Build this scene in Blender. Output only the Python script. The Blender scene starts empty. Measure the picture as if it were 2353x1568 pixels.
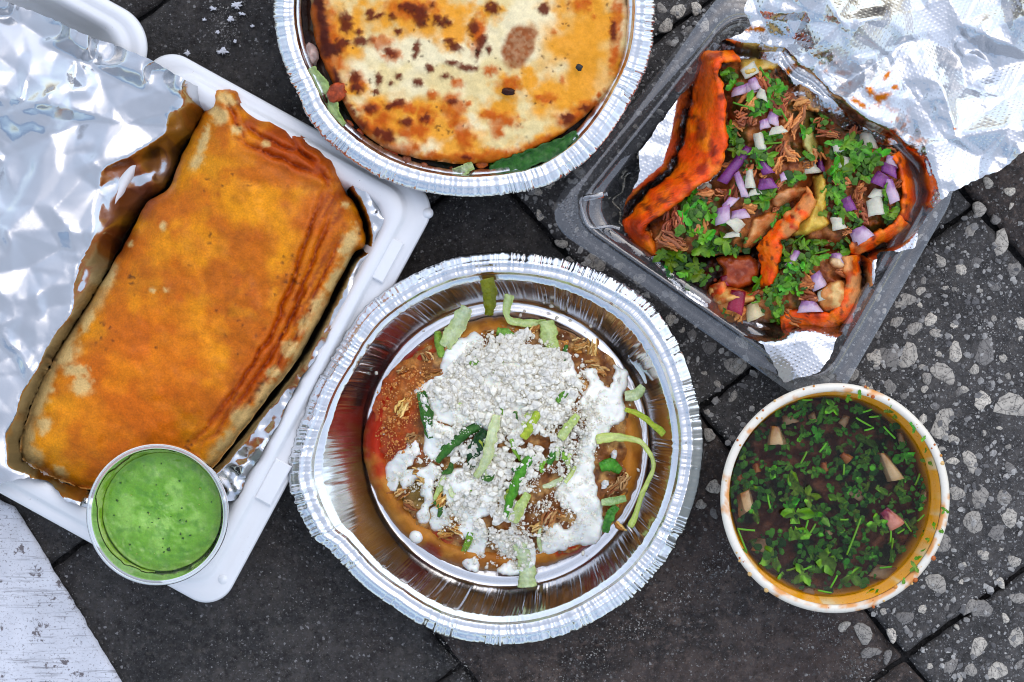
import bpy, math, random
import numpy as np
from mathutils import Vector, Matrix, Euler
from mathutils.geometry import delaunay_2d_cdt

random.seed(7)
RNG = np.random.default_rng(11)
sc = bpy.context.scene
COLL = sc.collection

# ------------------------------------------------------------------ camera
S, D, Z0 = 0.00025, 0.90, 0.030          # metres per unit at the rim plane, camera distance to it, its height
CX, CY = 1176.5, 784.0
ZC = Z0 + D
cam = bpy.data.cameras.new('camera')
cam.sensor_width = 36.0
cam.lens = 36.0 * D / (2353 * S)
cam.clip_start, cam.clip_end = 0.02, 50
cam_o = bpy.data.objects.new('camera', cam)
cam_o.location = (0, 0, ZC)
COLL.objects.link(cam_o)
sc.camera = cam_o

# ------------------------------------------------------------------ sky and sun (thin overcast, open shade)
SUN_EL, SUN_AZ = math.radians(58), math.radians(35)      # azimuth measured from +Y towards +X
world = bpy.data.worlds.new('World')
sc.world = world
world.use_nodes = True
wn = world.node_tree
wn.nodes.clear()
sky = wn.nodes.new('ShaderNodeTexSky')
sky.sky_type = 'NISHITA'
sky.sun_disc = False
sky.sun_elevation = SUN_EL
sky.sun_rotation = SUN_AZ
sky.air_density = 1.0
sky.dust_density = 1.5
sky.ozone_density = 1.0
hs = wn.nodes.new('ShaderNodeHueSaturation')
hs.inputs['Saturation'].default_value = 0.85
bg = wn.nodes.new('ShaderNodeBackground')
bg.inputs['Strength'].default_value = 0.11
wo = wn.nodes.new('ShaderNodeOutputWorld')
wn.links.new(sky.outputs[0], hs.inputs['Color'])
wn.links.new(hs.outputs[0], bg.inputs[0])
wn.links.new(bg.outputs[0], wo.inputs[0])
sun = bpy.data.lights.new('sun', 'SUN')
sun.energy = 0.55
sun.angle = math.radians(180)
sun.color = (1.0, 0.97, 0.93)
sun_o = bpy.data.objects.new('sun', sun)
dv = Vector((math.cos(SUN_EL) * math.sin(SUN_AZ), math.cos(SUN_EL) * math.cos(SUN_AZ), math.sin(SUN_EL)))
sun_o.rotation_euler = dv.to_track_quat('Z', 'Y').to_euler()
sun_o.location = dv * 3
COLL.objects.link(sun_o)
sc.view_settings.view_transform = 'Standard'
sc.view_settings.look = 'None'
sc.view_settings.exposure = 1.06
sc.view_settings.gamma = 1.0
sc.view_settings.use_curve_mapping = False
sc.render.engine = 'CYCLES'
sc.cycles.max_bounces = 10
sc.cycles.transparent_max_bounces = 16
sc.cycles.caustics_reflective = False
sc.cycles.caustics_refractive = False
sc.cycles.sample_clamp_indirect = 4.0
sc.cycles.blur_glossy = 0.3
sc.cycles.pixel_filter_type = 'BLACKMAN_HARRIS'
sc.cycles.filter_width = 1.05

# ------------------------------------------------------------------ coordinates
A = np.asarray
def W(px, py, z):
    """a spot seen at (px, py) that stands z millimetres above the ground -> metres"""
    px, py, z = np.broadcast_arrays(A(px, float), A(py, float), A(z, float))
    f = (ZC - z * 0.001) / D * S
    return np.stack([(px - CX) * f, (CY - py) * f, z * 0.001], -1)
def Z2(l): return [(1407 + .458 * p[0], 86 + .458 * p[1]) + tuple(p[2:]) for p in l]
def Z5(l): return [(603.2 + .3906 * p[0], .3906 * p[1]) + tuple(p[2:]) for p in l]
def Z6(l): return [(1608.5 + .3848 * p[0], 833 + .3848 * p[1]) + tuple(p[2:]) for p in l]
def Z7(l): return [(660.6 + .601 * p[0], 563 + .601 * p[1]) + tuple(p[2:]) for p in l]
def lin(c):
    c = A(c, float) / 255.0
    return np.where(c <= 0.04045, c / 12.92, ((c + 0.055) / 1.055) ** 2.4)
def ss(a, b, x):
    t = np.clip((A(x, float) - a) / (b - a), 0, 1)
    return t * t * (3 - 2 * t)
def mix(a, b, t):
    t = A(t)[..., None]
    return A(a) * (1 - t) + A(b) * t

# ------------------------------------------------------------------ noise
def _h(ix, iy, seed):
    with np.errstate(over='ignore'):
        h = (ix.astype(np.int64) * 374761393 + iy.astype(np.int64) * 668265263 + int(seed) * 974634777) & 0xffffffff
        h = ((h ^ (h >> 13)) * 1274126177) & 0xffffffff
        h = ((h ^ (h >> 16)) * 2246822519) & 0xffffffff
        h = h ^ (h >> 15)
    return h.astype(float) / 4294967295.0 * 2 - 1
def vn(x, y, seed=0):
    x, y = np.broadcast_arrays(A(x, float), A(y, float))
    i, j = np.floor(x), np.floor(y)
    fx, fy = x - i, y - j
    u = fx * fx * fx * (fx * (fx * 6 - 15) + 10)
    v = fy * fy * fy * (fy * (fy * 6 - 15) + 10)
    a, b, c, d = _h(i, j, seed), _h(i + 1, j, seed), _h(i, j + 1, seed), _h(i + 1, j + 1, seed)
    return (a * (1 - u) + b * u) * (1 - v) + (c * (1 - u) + d * u) * v
def fbm(x, y, seed=0, o=4):
    r, a, f = 0, 1.0, 1.0
    for k in range(o):
        r = r + a * vn(A(x) * f + 17.3 * k, A(y) * f - 9.1 * k, seed + k)
        a *= .5; f *= 2.03
    return r
def facet(x, y, seed=0):
    x, y = np.broadcast_arrays(A(x, float), A(y, float))
    s = (x + y) * 0.366025
    X, Y = x + s, y + s
    i, j = np.floor(X), np.floor(Y)
    fx, fy = X - i, Y - j
    up = fx > fy
    v0, v3 = _h(i, j, seed), _h(i + 1, j + 1, seed)
    v1 = np.where(up, _h(i + 1, j, seed), _h(i, j + 1, seed))
    return v0 * (1 - np.maximum(fx, fy)) + v1 * np.abs(fx - fy) + v3 * np.minimum(fx, fy)
def crumple(px, py, seed, scales):
    """sum of faceted folds; scales = [(size, height_mm), ...]"""
    r = 0
    for k, (lam, amp) in enumerate(scales):
        a = 0.7 + 1.9 * k + seed
        wx = px + lam * .34 * vn(px / lam * .8, py / lam * .8, seed + 50 + k)
        wy = py + lam * .34 * vn(px / lam * .8, py / lam * .8, seed + 70 + k)
        X, Y = wx * math.cos(a) - wy * math.sin(a), wx * math.sin(a) + wy * math.cos(a)
        r = r + amp * facet(X / lam, Y / lam, seed + k)
    return r
def folds(px, py, lam, seed, jit=.48):
    """straight-creased facets: random heights on an irregular triangle net"""
    r = np.random.default_rng(seed)
    x0, x1, y0, y1 = px.min() - lam * 1.6, px.max() + lam * 1.6, py.min() - lam * 1.6, py.max() + lam * 1.6
    gx, gy = np.meshgrid(np.arange(x0, x1, lam), np.arange(y0, y1, lam))
    gx = gx + r.uniform(-jit, jit, gx.shape) * lam; gy = gy + r.uniform(-jit, jit, gy.shape) * lam
    P = np.stack([gx.ravel(), gy.ravel()], 1)
    vs, es, fs, *_ = delaunay_2d_cdt([Vector(p) for p in P], [], [], 0, 1e-5)
    V = A([tuple(v) for v in vs]); h = r.uniform(-1, 1, len(V)); z = np.zeros(np.shape(px))
    for f in fs:
        a, b, c = V[f[0]], V[f[1]], V[f[2]]
        m = (px >= min(a[0], b[0], c[0])) & (px <= max(a[0], b[0], c[0])) & (py >= min(a[1], b[1], c[1])) & (py <= max(a[1], b[1], c[1]))
        if not m.any(): continue
        x, y = px[m], py[m]
        den = (b[1] - c[1]) * (a[0] - c[0]) + (c[0] - b[0]) * (a[1] - c[1])
        if abs(den) < 1e-9: continue
        w0 = ((b[1] - c[1]) * (x - c[0]) + (c[0] - b[0]) * (y - c[1])) / den
        w1 = ((c[1] - a[1]) * (x - c[0]) + (a[0] - c[0]) * (y - c[1])) / den
        w2 = 1 - w0 - w1
        ok = (w0 >= -1e-9) & (w1 >= -1e-9) & (w2 >= -1e-9)
        q = z[m]; q[ok] = (w0 * h[f[0]] + w1 * h[f[1]] + w2 * h[f[2]])[ok]; z[m] = q
    return z
def pl(t, seed, wrap=None):
    """piecewise linear random line"""
    t = A(t, float)
    i = np.floor(t); f = t - i
    j = i + 1
    if wrap: i, j = i % wrap, j % wrap
    z = np.zeros_like(i)
    return _h(i, z, seed) * (1 - f) + _h(j, z, seed) * f

# ------------------------------------------------------------------ polygons
def smooth(poly, n=6, closed=True):
    P = A([p[:2] for p in poly], float) if len(poly[0]) == 2 else A(poly, float)
    N = len(P); out = []
    for i in range(N if closed else N - 1):
        if closed: p0, p1, p2, p3 = P[i - 1], P[i], P[(i + 1) % N], P[(i + 2) % N]
        else: p0, p1, p2, p3 = P[max(i - 1, 0)], P[i], P[i + 1], P[min(i + 2, N - 1)]
        for k in range(n):
            t = k / n
            out.append(.5 * (2 * p1 + (p2 - p0) * t + (2 * p0 - 5 * p1 + 4 * p2 - p3) * t * t + (3 * p1 - p0 - 3 * p2 + p3) * t ** 3))
    if not closed: out.append(P[-1])
    return A(out)
def ragged(poly, amp, lam, seed):
    """shift an outline along its normals by noise"""
    P = A(poly)
    T = np.roll(P, -1, 0) - np.roll(P, 1, 0)
    Nn = np.stack([T[:, 1], -T[:, 0]], 1) / (np.linalg.norm(T, axis=1)[:, None] + 1e-9)
    return P + Nn * (amp * fbm(P[:, 0] / lam, P[:, 1] / lam, seed, 3))[:, None]
def resample(poly, step):
    P = A(poly); Q = np.vstack([P, P[:1]])
    L = np.r_[0, np.cumsum(np.linalg.norm(np.diff(Q, axis=0), axis=1))]
    n = max(8, int(L[-1] / step)); t = np.linspace(0, L[-1], n, endpoint=False)
    return np.stack([np.interp(t, L, Q[:, k]) for k in range(2)], 1)
def dist_poly(px, py, poly):
    P = A(poly)[:, :2]; d2 = np.full(np.shape(px), 1e18)
    for a, b in zip(P, np.roll(P, -1, 0)):
        ab = b - a; l2 = ab @ ab + 1e-12
        t = np.clip(((px - a[0]) * ab[0] + (py - a[1]) * ab[1]) / l2, 0, 1)
        d2 = np.minimum(d2, (px - a[0] - t * ab[0]) ** 2 + (py - a[1] - t * ab[1]) ** 2)
    return np.sqrt(d2)
def inside(px, py, poly):
    P = A(poly)[:, :2]; r = np.zeros(np.shape(px), bool)
    for a, b in zip(P, np.roll(P, -1, 0)):
        c = ((a[1] > py) != (b[1] > py))
        r ^= c & (px < (b[0] - a[0]) * (py - a[1]) / (b[1] - a[1] + 1e-12) + a[0])
    return r
def blob(px, py, x, y, rx, ry=None, ang=0, soft=.35, warp=.25, seed=3):
    """soft-edged irregular spot, 0..1"""
    ry = ry or rx; c, s = math.cos(math.radians(ang)), math.sin(math.radians(ang))
    dx, dy = px - x, py - y
    u, v = (dx * c + dy * s) / rx, (-dx * s + dy * c) / ry
    r = np.sqrt(u * u + v * v)
    lam = max(6.0, .6 * min(rx, ry))
    r = r + warp * fbm(px / lam + x, py / lam - y, seed, 3)
    return 1 - ss(1 - soft, 1 + soft, r)

# ------------------------------------------------------------------ objects
LOC = {}
def tag(o, label=None, cat=None, group=None, kind=None):
    if label: o['label'] = label
    if cat: o['category'] = cat
    if group: o['group'] = group
    if kind: o['kind'] = kind
    return o
def empty(name, loc, label, cat, group=None):
    o = bpy.data.objects.new(name, None)
    o.location = loc; o.empty_display_size = .02
    COLL.objects.link(o); LOC[o.name] = Vector(loc)
    return tag(o, label, cat, group)
def mesh(name, V, F, mat=None, col=None, flat=False):
    me = bpy.data.meshes.new(name)
    V = A(V, float).reshape(-1, 3)
    if isinstance(F, np.ndarray):
        n, k = F.shape
        me.vertices.add(len(V)); me.vertices.foreach_set('co', V.ravel())
        me.loops.add(n * k); me.loops.foreach_set('vertex_index', F.ravel().astype(np.int32))
        me.polygons.add(n)
        me.polygons.foreach_set('loop_start', np.arange(0, n * k, k, dtype=np.int32))
        try: me.polygons.foreach_set('loop_total', np.full(n, k, dtype=np.int32))
        except Exception: pass
        me.update(calc_edges=True); me.validate()
    else:
        me.from_pydata([tuple(v) for v in V], [], [tuple(int(i) for i in f) for f in F]); me.update()
    me.polygons.foreach_set('use_smooth', np.full(len(me.polygons), not flat))
    if col is not None:
        c = np.ones((len(V), 4)); c[:, :3] = A(col).reshape(-1, 3)
        at = me.color_attributes.new('Col', 'FLOAT_COLOR', 'POINT')
        at.data.foreach_set('color', c.ravel())
    if mat: me.materials.append(mat)
    return me
def place(name, me, loc=(0, 0, 0), rot=(0, 0, 0), scale=(1, 1, 1), parent=None):
    o = bpy.data.objects.new(name, me)
    o.location = loc; o.rotation_euler = rot; o.scale = scale
    if parent: o.parent = parent
    COLL.objects.link(o); LOC[o.name] = Vector(loc)
    return o
def mk(name, V, F, mat, parent=None, col=None, flat=False, solid=0, **kw):
    """one mesh object from world coordinates, its origin at its base"""
    V = A(V, float).reshape(-1, 3)
    org = np.r_[(V[:, 0].min() + V[:, 0].max()) / 2, (V[:, 1].min() + V[:, 1].max()) / 2, V[:, 2].min()]
    me = mesh(name, V - org, F, mat, col, flat)
    o = bpy.data.objects.new(name, me)
    w = Vector(org); LOC_o = w.copy()
    if parent:
        o.parent = parent; w = w - LOC[parent.name]
    o.location = w
    COLL.objects.link(o); LOC[o.name] = LOC_o
    if solid:
        m = o.modifiers.new('thickness', 'SOLIDIFY'); m.thickness = solid; m.offset = 0
    return tag(o, **kw)
def gridF(n, m, wrap=False, flip=False):
    i, j = np.meshgrid(np.arange(n - 1), np.arange(m if wrap else m - 1), indexing='ij')
    j2 = (j + 1) % m
    F = np.stack([i * m + j, i * m + j2, (i + 1) * m + j2, (i + 1) * m + j], -1).reshape(-1, 4)
    return F[:, ::-1].copy() if flip else F
def lathe(cx, cy, prof, seg=96, dc=(0, 0)):
    """rings of (radius, z mm[, centre weight]) seen round (cx, cy)"""
    th = np.linspace(0, 2 * np.pi, seg, endpoint=False)
    V = []
    for p in prof:
        w = p[2] if len(p) > 2 else 0
        V.append(W(cx + dc[0] * w + p[0] * np.cos(th), cy + dc[1] * w - p[0] * np.sin(th), p[1]))
    return A(V).reshape(-1, 3), gridF(len(prof), seg, True)
def tri_sheet(poly, sp, jit=.35, seed=0):
    """triangles filling an outline, with points inside it; returns px, py, faces, number of outline points"""
    P = A(poly)
    x0, y0 = P.min(0); x1, y1 = P.max(0)
    gx, gy = np.meshgrid(np.arange(x0, x1, sp), np.arange(y0, y1, sp * .87))
    gx[1::2] += sp / 2
    r = np.random.default_rng(seed)
    gx = gx + r.uniform(-jit, jit, gx.shape) * sp; gy = gy + r.uniform(-jit, jit, gy.shape) * sp
    gx, gy = gx.ravel(), gy.ravel()
    ok = inside(gx, gy, P)
    gx, gy = gx[ok], gy[ok]
    ok = dist_poly(gx, gy, P) > sp * .4
    pts = np.vstack([P, np.stack([gx[ok], gy[ok]], 1)])
    n = len(P)
    vs, es, fs, *_ = delaunay_2d_cdt([Vector(p) for p in pts], [(i, (i + 1) % n) for i in range(n)], [], 1, 1e-5)
    V = A([tuple(v) for v in vs])
    F = A([tuple(f) for f in fs if len(f) == 3])
    a, b, c = V[F[:, 0]], V[F[:, 1]], V[F[:, 2]]
    cr = (b[:, 0] - a[:, 0]) * (c[:, 1] - a[:, 1]) - (b[:, 1] - a[:, 1]) * (c[:, 0] - a[:, 0])
    F = np.where((cr > 0)[:, None], F[:, ::-1], F)       # py runs down: clockwise there is up here
    return V[:, 0], V[:, 1], F
def patty(poly, sp, ztop, zbot, seed=0):
    """closed body over an outline: ztop(px,py,d), zbot(px,py,d) in mm, d = distance to the outline"""
    px, py, F = tri_sheet(poly, sp, seed=seed)
    d = dist_poly(px, py, poly)
    zt, zb = ztop(px, py, d), zbot(px, py, d)
    n = len(px)
    V = np.vstack([W(px, py, zt), W(px, py, zb)])
    # rim: boundary edges joined
    e = np.vstack([F[:, [0, 1]], F[:, [1, 2]], F[:, [2, 0]]])
    key = {}
    for a, b in e: key[(a, b)] = 1
    rim = [(a, b) for (a, b) in key if (b, a) not in key]
    side = A([[a, a + n, b] for a, b in rim] + [[b, a + n, b + n] for a, b in rim])
    FF = np.vstack([F, F[:, ::-1] + n, side])
    return px, py, d, V, FF
def rnd(a, b): return random.uniform(a, b)

# ------------------------------------------------------------------ materials
class NT:
    def __init__(s, name):
        s.m = bpy.data.materials.new(name); s.m.use_nodes = True
        s.t = s.m.node_tree; s.t.nodes.clear()
        s.out = s.n('ShaderNodeOutputMaterial')
        s.tc = None
    def n(s, typ, **kw):
        x = s.t.nodes.new(typ)
        for k, v in kw.items(): setattr(x, k, v)
        return x
    def l(s, a, b): s.t.links.new(a, b)
    def co(s, scale=(1, 1, 1), rot=(0, 0, 0)):
        if not s.tc: s.tc = s.n('ShaderNodeTexCoord')
        mp = s.n('ShaderNodeMapping'); mp.inputs['Scale'].default_value = scale; mp.inputs['Rotation'].default_value = rot
        s.l(s.tc.outputs['Object'], mp.inputs[0]); return mp.outputs[0]
    def noise(s, scale, detail=4, rough=.55, co=None, dist=0):
        x = s.n('ShaderNodeTexNoise'); x.inputs['Scale'].default_value = scale; x.inputs['Detail'].default_value = detail
        x.inputs['Roughness'].default_value = rough; x.inputs['Distortion'].default_value = dist
        s.l(co if co else s.co(), x.inputs['Vector']); return x.outputs[0]
    def voro(s, scale, feature='F1', co=None, rand=1.0, out='Distance'):
        x = s.n('ShaderNodeTexVoronoi', feature=feature); x.inputs['Scale'].default_value = scale
        x.inputs['Randomness'].default_value = rand
        s.l(co if co else s.co(), x.inputs['Vector']); return x.outputs[out]
    def ramp(s, v, stops):
        x = s.n('ShaderNodeValToRGB'); e = x.color_ramp.elements
        while len(e) < len(stops): e.new(.5)
        for k, (p, c) in enumerate(stops):
            e[k].position = p; e[k].color = (c, c, c, 1) if np.isscalar(c) else (*c, 1)
        s.l(v, x.inputs[0]); return x.outputs[0]
    def mixc(s, f, a, b, mode='MIX'):
        x = s.n('ShaderNodeMix', data_type='RGBA', blend_type=mode)
        for sock, v in ((x.inputs[0], f), (x.inputs[6], a), (x.inputs[7], b)):
            if hasattr(v, 'is_output'): s.l(v, sock)
            elif np.isscalar(v): sock.default_value = v
            else: sock.default_value = (*v, 1)
        return x.outputs[2]
    def math(s, op, a, b=0.0, clamp=False):
        x = s.n('ShaderNodeMath', operation=op); x.use_clamp = clamp
        for sock, v in ((x.inputs[0], a), (x.inputs[1], b)):
            if hasattr(v, 'is_output'): s.l(v, sock)
            else: sock.default_value = v
        return x.outputs[0]
    def bump(s, h, strength, dist, prev=None):
        x = s.n('ShaderNodeBump'); x.inputs['Strength'].default_value = strength; x.inputs['Distance'].default_value = dist
        s.l(h, x.inputs['Height'])
        if prev: s.l(prev, x.inputs['Normal'])
        return x.outputs[0]
    def bsdf(s, col, rough=.5, metal=0, normal=None, sss=0, sssr=(.003, .0015, .0008), coat=0, spec=.5, coatr=.1):
        p = s.n('ShaderNodeBsdfPrincipled')
        for k, v in (('Base Color', col), ('Roughness', rough)):
            if hasattr(v, 'is_output'): s.l(v, p.inputs[k])
            else: p.inputs[k].default_value = (*v, 1) if k == 'Base Color' else v
        p.inputs['Metallic'].default_value = metal
        p.inputs['Specular IOR Level'].default_value = spec
        p.inputs['Coat Weight'].default_value = coat; p.inputs['Coat Roughness'].default_value = coatr
        if sss:
            p.inputs['Subsurface Weight'].default_value = sss
            p.inputs['Subsurface Radius'].default_value = sssr; p.inputs['Subsurface Scale'].default_value = 1.0
        if normal: s.l(normal, p.inputs['Normal'])
        s.l(p.outputs[0], s.out.inputs['Surface']); return p
    def attr(s):
        x = s.n('ShaderNodeVertexColor'); x.layer_name = 'Col'; return x.outputs[0]
    def rand(s):
        return s.n('ShaderNodeObjectInfo').outputs['Random']

def food(name, attr=True, col=None, rough=.45, gr=(260, .25), gr2=(1100, .15), bump=(900, .25, .0006), bump2=None, coat=0, sss=0, spec=.5, coatr=.15, hue=0, sssr=(.003, .0015, .0008)):
    """moist food: vertex colours or one colour, fine mottling and grain"""
    t = NT(name)
    c = t.attr() if attr else None
    if c is None:
        x = t.n('ShaderNodeRGB'); x.outputs[0].default_value = (*lin(col), 1); c = x.outputs[0]
    gm = t.n('ShaderNodeGamma'); gm.inputs[1].default_value = 1.2; t.l(c, gm.inputs[0]); c = gm.outputs[0]
    for sc_, am in (gr, gr2):
        v = t.ramp(t.noise(sc_, 5, .6), [(.25, 1 - am), (.75, 1 + am)])
        c = t.mixc(1.0, c, v, 'MULTIPLY')
    if hue:
        h = t.n('ShaderNodeHueSaturation')
        r = t.rand()
        t.l(t.math('ADD', t.math('MULTIPLY', r, hue), .5 - hue / 2), h.inputs['Hue'])
        t.l(t.math('ADD', t.math('MULTIPLY', r, .7), .62), h.inputs['Value'])
        t.l(c, h.inputs['Color']); c = h.outputs[0]
    nrm = t.bump(t.noise(bump[0], 6, .65), bump[1], bump[2])
    if bump2: nrm = t.bump(t.noise(bump2[0], 3, .5), bump2[1], bump2[2], nrm)
    rg = t.ramp(t.noise(500, 3), [(.3, max(0, rough - .12)), (.7, min(1, rough + .12))])
    t.bsdf(c, rg, 0, nrm, sss, sssr, coat, spec, coatr)
    return t.m

def foil_mat(name, emboss=False, rough=.2, col=(.60, .61, .62), grease=None):
    t = NT(name)
    nrm = t.bump(t.noise(1500, 3, .6), .06, .0004)
    if emboss:
        co = t.co((1, 1, 0), (0, 0, .5))
        v = t.voro(400, co=co, rand=.12)
        nrm = t.bump(t.ramp(v, [(.16, 1.0), (.36, 0.0)]), .22, .0005, nrm)
    c = col
    r = t.ramp(t.noise(120, 4), [(.3, rough * .8), (.7, rough * 1.35)])
    if grease:
        a = t.attr()
        f = t.n('ShaderNodeSeparateColor'); t.l(a, f.inputs[0])
        c = t.mixc(f.outputs[0], col, tuple(lin(grease)))
    t.bsdf(c, r, 1.0, nrm)
    return t.m

def clear_mat(name, tint=(.96, .97, .98), haze=.05, rough=.05, k=2.6):
    t = NT(name)
    tr = t.n('ShaderNodeBsdfTransparent'); tr.inputs[0].default_value = (*tint, 1)
    gl = t.n('ShaderNodeBsdfGlossy'); gl.inputs['Color'].default_value = (1, 1, 1, 1); gl.inputs['Roughness'].default_value = rough
    nrm = t.bump(t.noise(220, 3), .12, .001)
    t.l(nrm, gl.inputs['Normal'])
    fr = t.n('ShaderNodeFresnel'); fr.inputs[0].default_value = 1.5
    t.l(nrm, fr.inputs['Normal'])
    df = t.n('ShaderNodeBsdfDiffuse'); df.inputs[0].default_value = (.85, .88, .92, 1)
    m1 = t.n('ShaderNodeMixShader'); m1.inputs[0].default_value = haze
    t.l(tr.outputs[0], m1.inputs[1]); t.l(df.outputs[0], m1.inputs[2])
    m2 = t.n('ShaderNodeMixShader')
    t.l(t.math('MULTIPLY', fr.outputs[0], k, True), m2.inputs[0])
    t.l(m1.outputs[0], m2.inputs[1]); t.l(gl.outputs[0], m2.inputs[2])
    t.l(m2.outputs[0], t.out.inputs['Surface'])
    return t.m

def asphalt_mat(name, base, dark, speck=.5, spot=(.35, .34, .33), brown=0.0, rough_bump=.5):
    t = NT(name)
    c = t.mixc(t.ramp(t.noise(28, 5, .6), [(.3, 0), (.7, 1)]), dark, base)
    c = t.mixc(t.ramp(t.noise(95, 6, .7), [(.38, .75), (.58, 0)]), c, (dark[0] * .5, dark[1] * .5, dark[2] * .5))  # dark noise here and below paints in shade of relief and pits
    c = t.mixc(t.ramp(t.noise(330, 6, .75), [(.36, .85), (.46, 0)]), c, (dark[0] * .35, dark[1] * .35, dark[2] * .35))
    c = t.mixc(t.ramp(t.noise(240, 6, .75), [(.52, 0), (.68, .8 * rough_bump)]), c, (base[0] * 1.9, base[1] * 1.85, base[2] * 1.8))
    if brown: c = t.mixc(t.ramp(t.noise(17, 4, .6), [(.45, 0), (.75, brown)]), c, lin((84, 66, 60)))
    c = t.mixc(t.ramp(t.noise(420, 4, .7), [(.35, 0), (.8, .55)]), c, lin((96, 95, 97)))
    nzc = t.n('ShaderNodeTexNoise'); nzc.inputs['Scale'].default_value = 700; nzc.inputs['Detail'].default_value = 3; t.l(t.co(), nzc.inputs['Vector'])
    vm = t.n('ShaderNodeVectorMath', operation='MULTIPLY_ADD'); t.l(nzc.outputs['Color'], vm.inputs[0]); vm.inputs[1].default_value = (.0022,) * 3; t.l(t.co(), vm.inputs[2])
    wco = vm.outputs[0]
    for scl, th, am in ((300, .27, .7), (560, .27, .65), (1100, .25, .6)):
        v = t.voro(scl, co=wco); rc = t.voro(scl, co=wco, out='Color')
        sp_ = t.n('ShaderNodeSeparateColor'); t.l(rc, sp_.inputs[0])
        on = t.ramp(sp_.outputs[0], [(1 - speck * .55 - .02, 0), (1 - speck * .55 + .02, 1)])
        nz = t.math('ADD', v, t.math('MULTIPLY', t.math('SUBTRACT', t.noise(scl * 3, 2), .5), .25))
        disc = t.ramp(nz, [(th - .05, am), (th + .03, 0)])
        tone = t.mixc(t.math('POWER', sp_.outputs[1], 2.2), (spot[0] * .22, spot[1] * .22, spot[2] * .22), spot)
        c = t.mixc(t.math('MULTIPLY', on, disc), c, tone)
    n1 = t.bump(t.noise(160, 7, .75), min(1, rough_bump * 1.25), .006)
    n2 = t.bump(t.noise(900, 5, .7), rough_bump, .0012, n1)
    t.bsdf(c, .82, 0, n2, spec=.3)
    return t.m

M = {}
M['foil'] = foil_mat('kitchen_foil', rough=.16, grease=(150, 95, 30))
M['foil_dots'] = foil_mat('embossed_foil', True, .18, col=(.66, .67, .68), grease=(190, 105, 20))
M['pan'] = foil_mat('pan_aluminium', rough=.19, col=(.76, .765, .77))
M['clear'] = clear_mat('clear_plastic')
M['clear_cup'] = clear_mat('clear_cup_plastic', haze=.34, k=1.3)

t = NT('white_foam'); c = t.mixc(t.ramp(t.noise(60, 4), [(.35, 0), (.7, .35)]), (.80, .81, .82), (.74, .745, .74))
sp = t.ramp(t.noise(900, 2, .5), [(.70, 0), (.76, 1)]); sp2 = t.ramp(t.noise(45, 2), [(.56, 0), (.66, .7)])
c = t.mixc(t.math('MULTIPLY', sp, sp2), c, lin((140, 100, 60)))
t.bsdf(c, .38, 0, t.bump(t.noise(140, 3), .05, .002), sss=.15, sssr=(.003, .003, .003)); M['white'] = t.m

M['tortilla'] = food('griddled_tortilla', rough=.5, gr=(240, .10), gr2=(900, .10), bump=(700, .25, .0008), bump2=(160, .2, .002), coat=.0, spec=.15)
M['burrito'] = food('fried_burrito', rough=.55, gr=(170, .20), gr2=(900, .22), bump=(900, .35, .0007), bump2=(230, .3, .0022), coat=.22, coatr=.35, spec=.12)
M['sope'] = food('corn_base', rough=.55, gr=(200, .14), gr2=(1000, .12), bump=(800, .3, .0008), bump2=(140, .25, .002), coat=.04, spec=.2)
M['red_tortilla'] = food('red_tortilla', rough=.4, gr=(190, .28), gr2=(700, .2), bump=(800, .35, .0009), bump2=(150, .6, .003), coat=.12, coatr=.25, spec=.25)
M['filling'] = food('wet_filling', rough=.4, spec=.2, gr=(260, .35), gr2=(900, .3), bump=(600, .4, .0015), coat=.15)
M['meat'] = food('shredded_meat', rough=.38, gr=(300, .25), gr2=(1200, .25), bump=(900, .5, .0008), coat=.08, spec=.2, hue=.03)
M['melted'] = food('melted_cheese', rough=.3, gr=(150, .12), gr2=(600, .10), bump=(260, .3, .0015), coat=.2, sss=.25, spec=.3)
M['crema'] = food('crema', attr=False, col=(247, 246, 236), rough=.2, gr=(60, .02), gr2=(300, .02), bump=(240, .12, .0015), coat=.6, coatr=.06, sss=.4)
M['cheese'] = food('crumbled_cheese', rough=.6, gr=(400, .05), gr2=(1500, .06), bump=(1500, .4, .0006), sss=.5, sssr=(.003, .003, .0025))
M['lettuce'] = food('lettuce', rough=.33, gr=(200, .14), gr2=(900, .12), bump=(300, .45, .0012), coat=.1, sss=.35, spec=.3)
M['leaf'] = food('cilantro_leaf', rough=.33, gr=(400, .18), gr2=(1500, .15), bump=(700, .5, .0008), coat=.1, spec=.25, hue=.05)
M['leaf_unit'] = food('cilantro_leaf_large', rough=.33, gr=(2.2, .3), gr2=(9, .2), bump=(5, .4, .0006), coat=.1, spec=.25, hue=.05)
M['onion'] = food('onion', rough=.25, gr=(200, .06), gr2=(900, .06), bump=(400, .2, .0008), coat=.3, sss=.6, spec=.35)
M['salsa'] = food('green_salsa', rough=.2, gr=(140, .12), gr2=(900, .16), bump=(260, .35, .0016), bump2=(1200, .25, .0005), coat=.7, coatr=.05, sss=.2, spec=.35)
M['cup'] = food('paper_cup', rough=.35, gr=(80, .03), gr2=(600, .03), bump=(300, .05, .001), coat=.1)
M['plain'] = food('plain_bits', rough=.45, gr=(300, .15), gr2=(1200, .1))
M['asphalt'] = asphalt_mat('aggregate_paver', lin((94, 90, 86)), lin((46, 44, 41)), .95, lin((200, 199, 196)), rough_bump=.45)
M['dark_stone'] = asphalt_mat('rough_dark_paver', lin((122, 106, 96)), lin((48, 41, 37)), .55, lin((200, 198, 194)), .55, .8)
M['black_stone'] = asphalt_mat('black_paver', lin((88, 84, 79)), lin((34, 32, 30)), .5, lin((190, 188, 186)), .15, .7)
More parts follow.
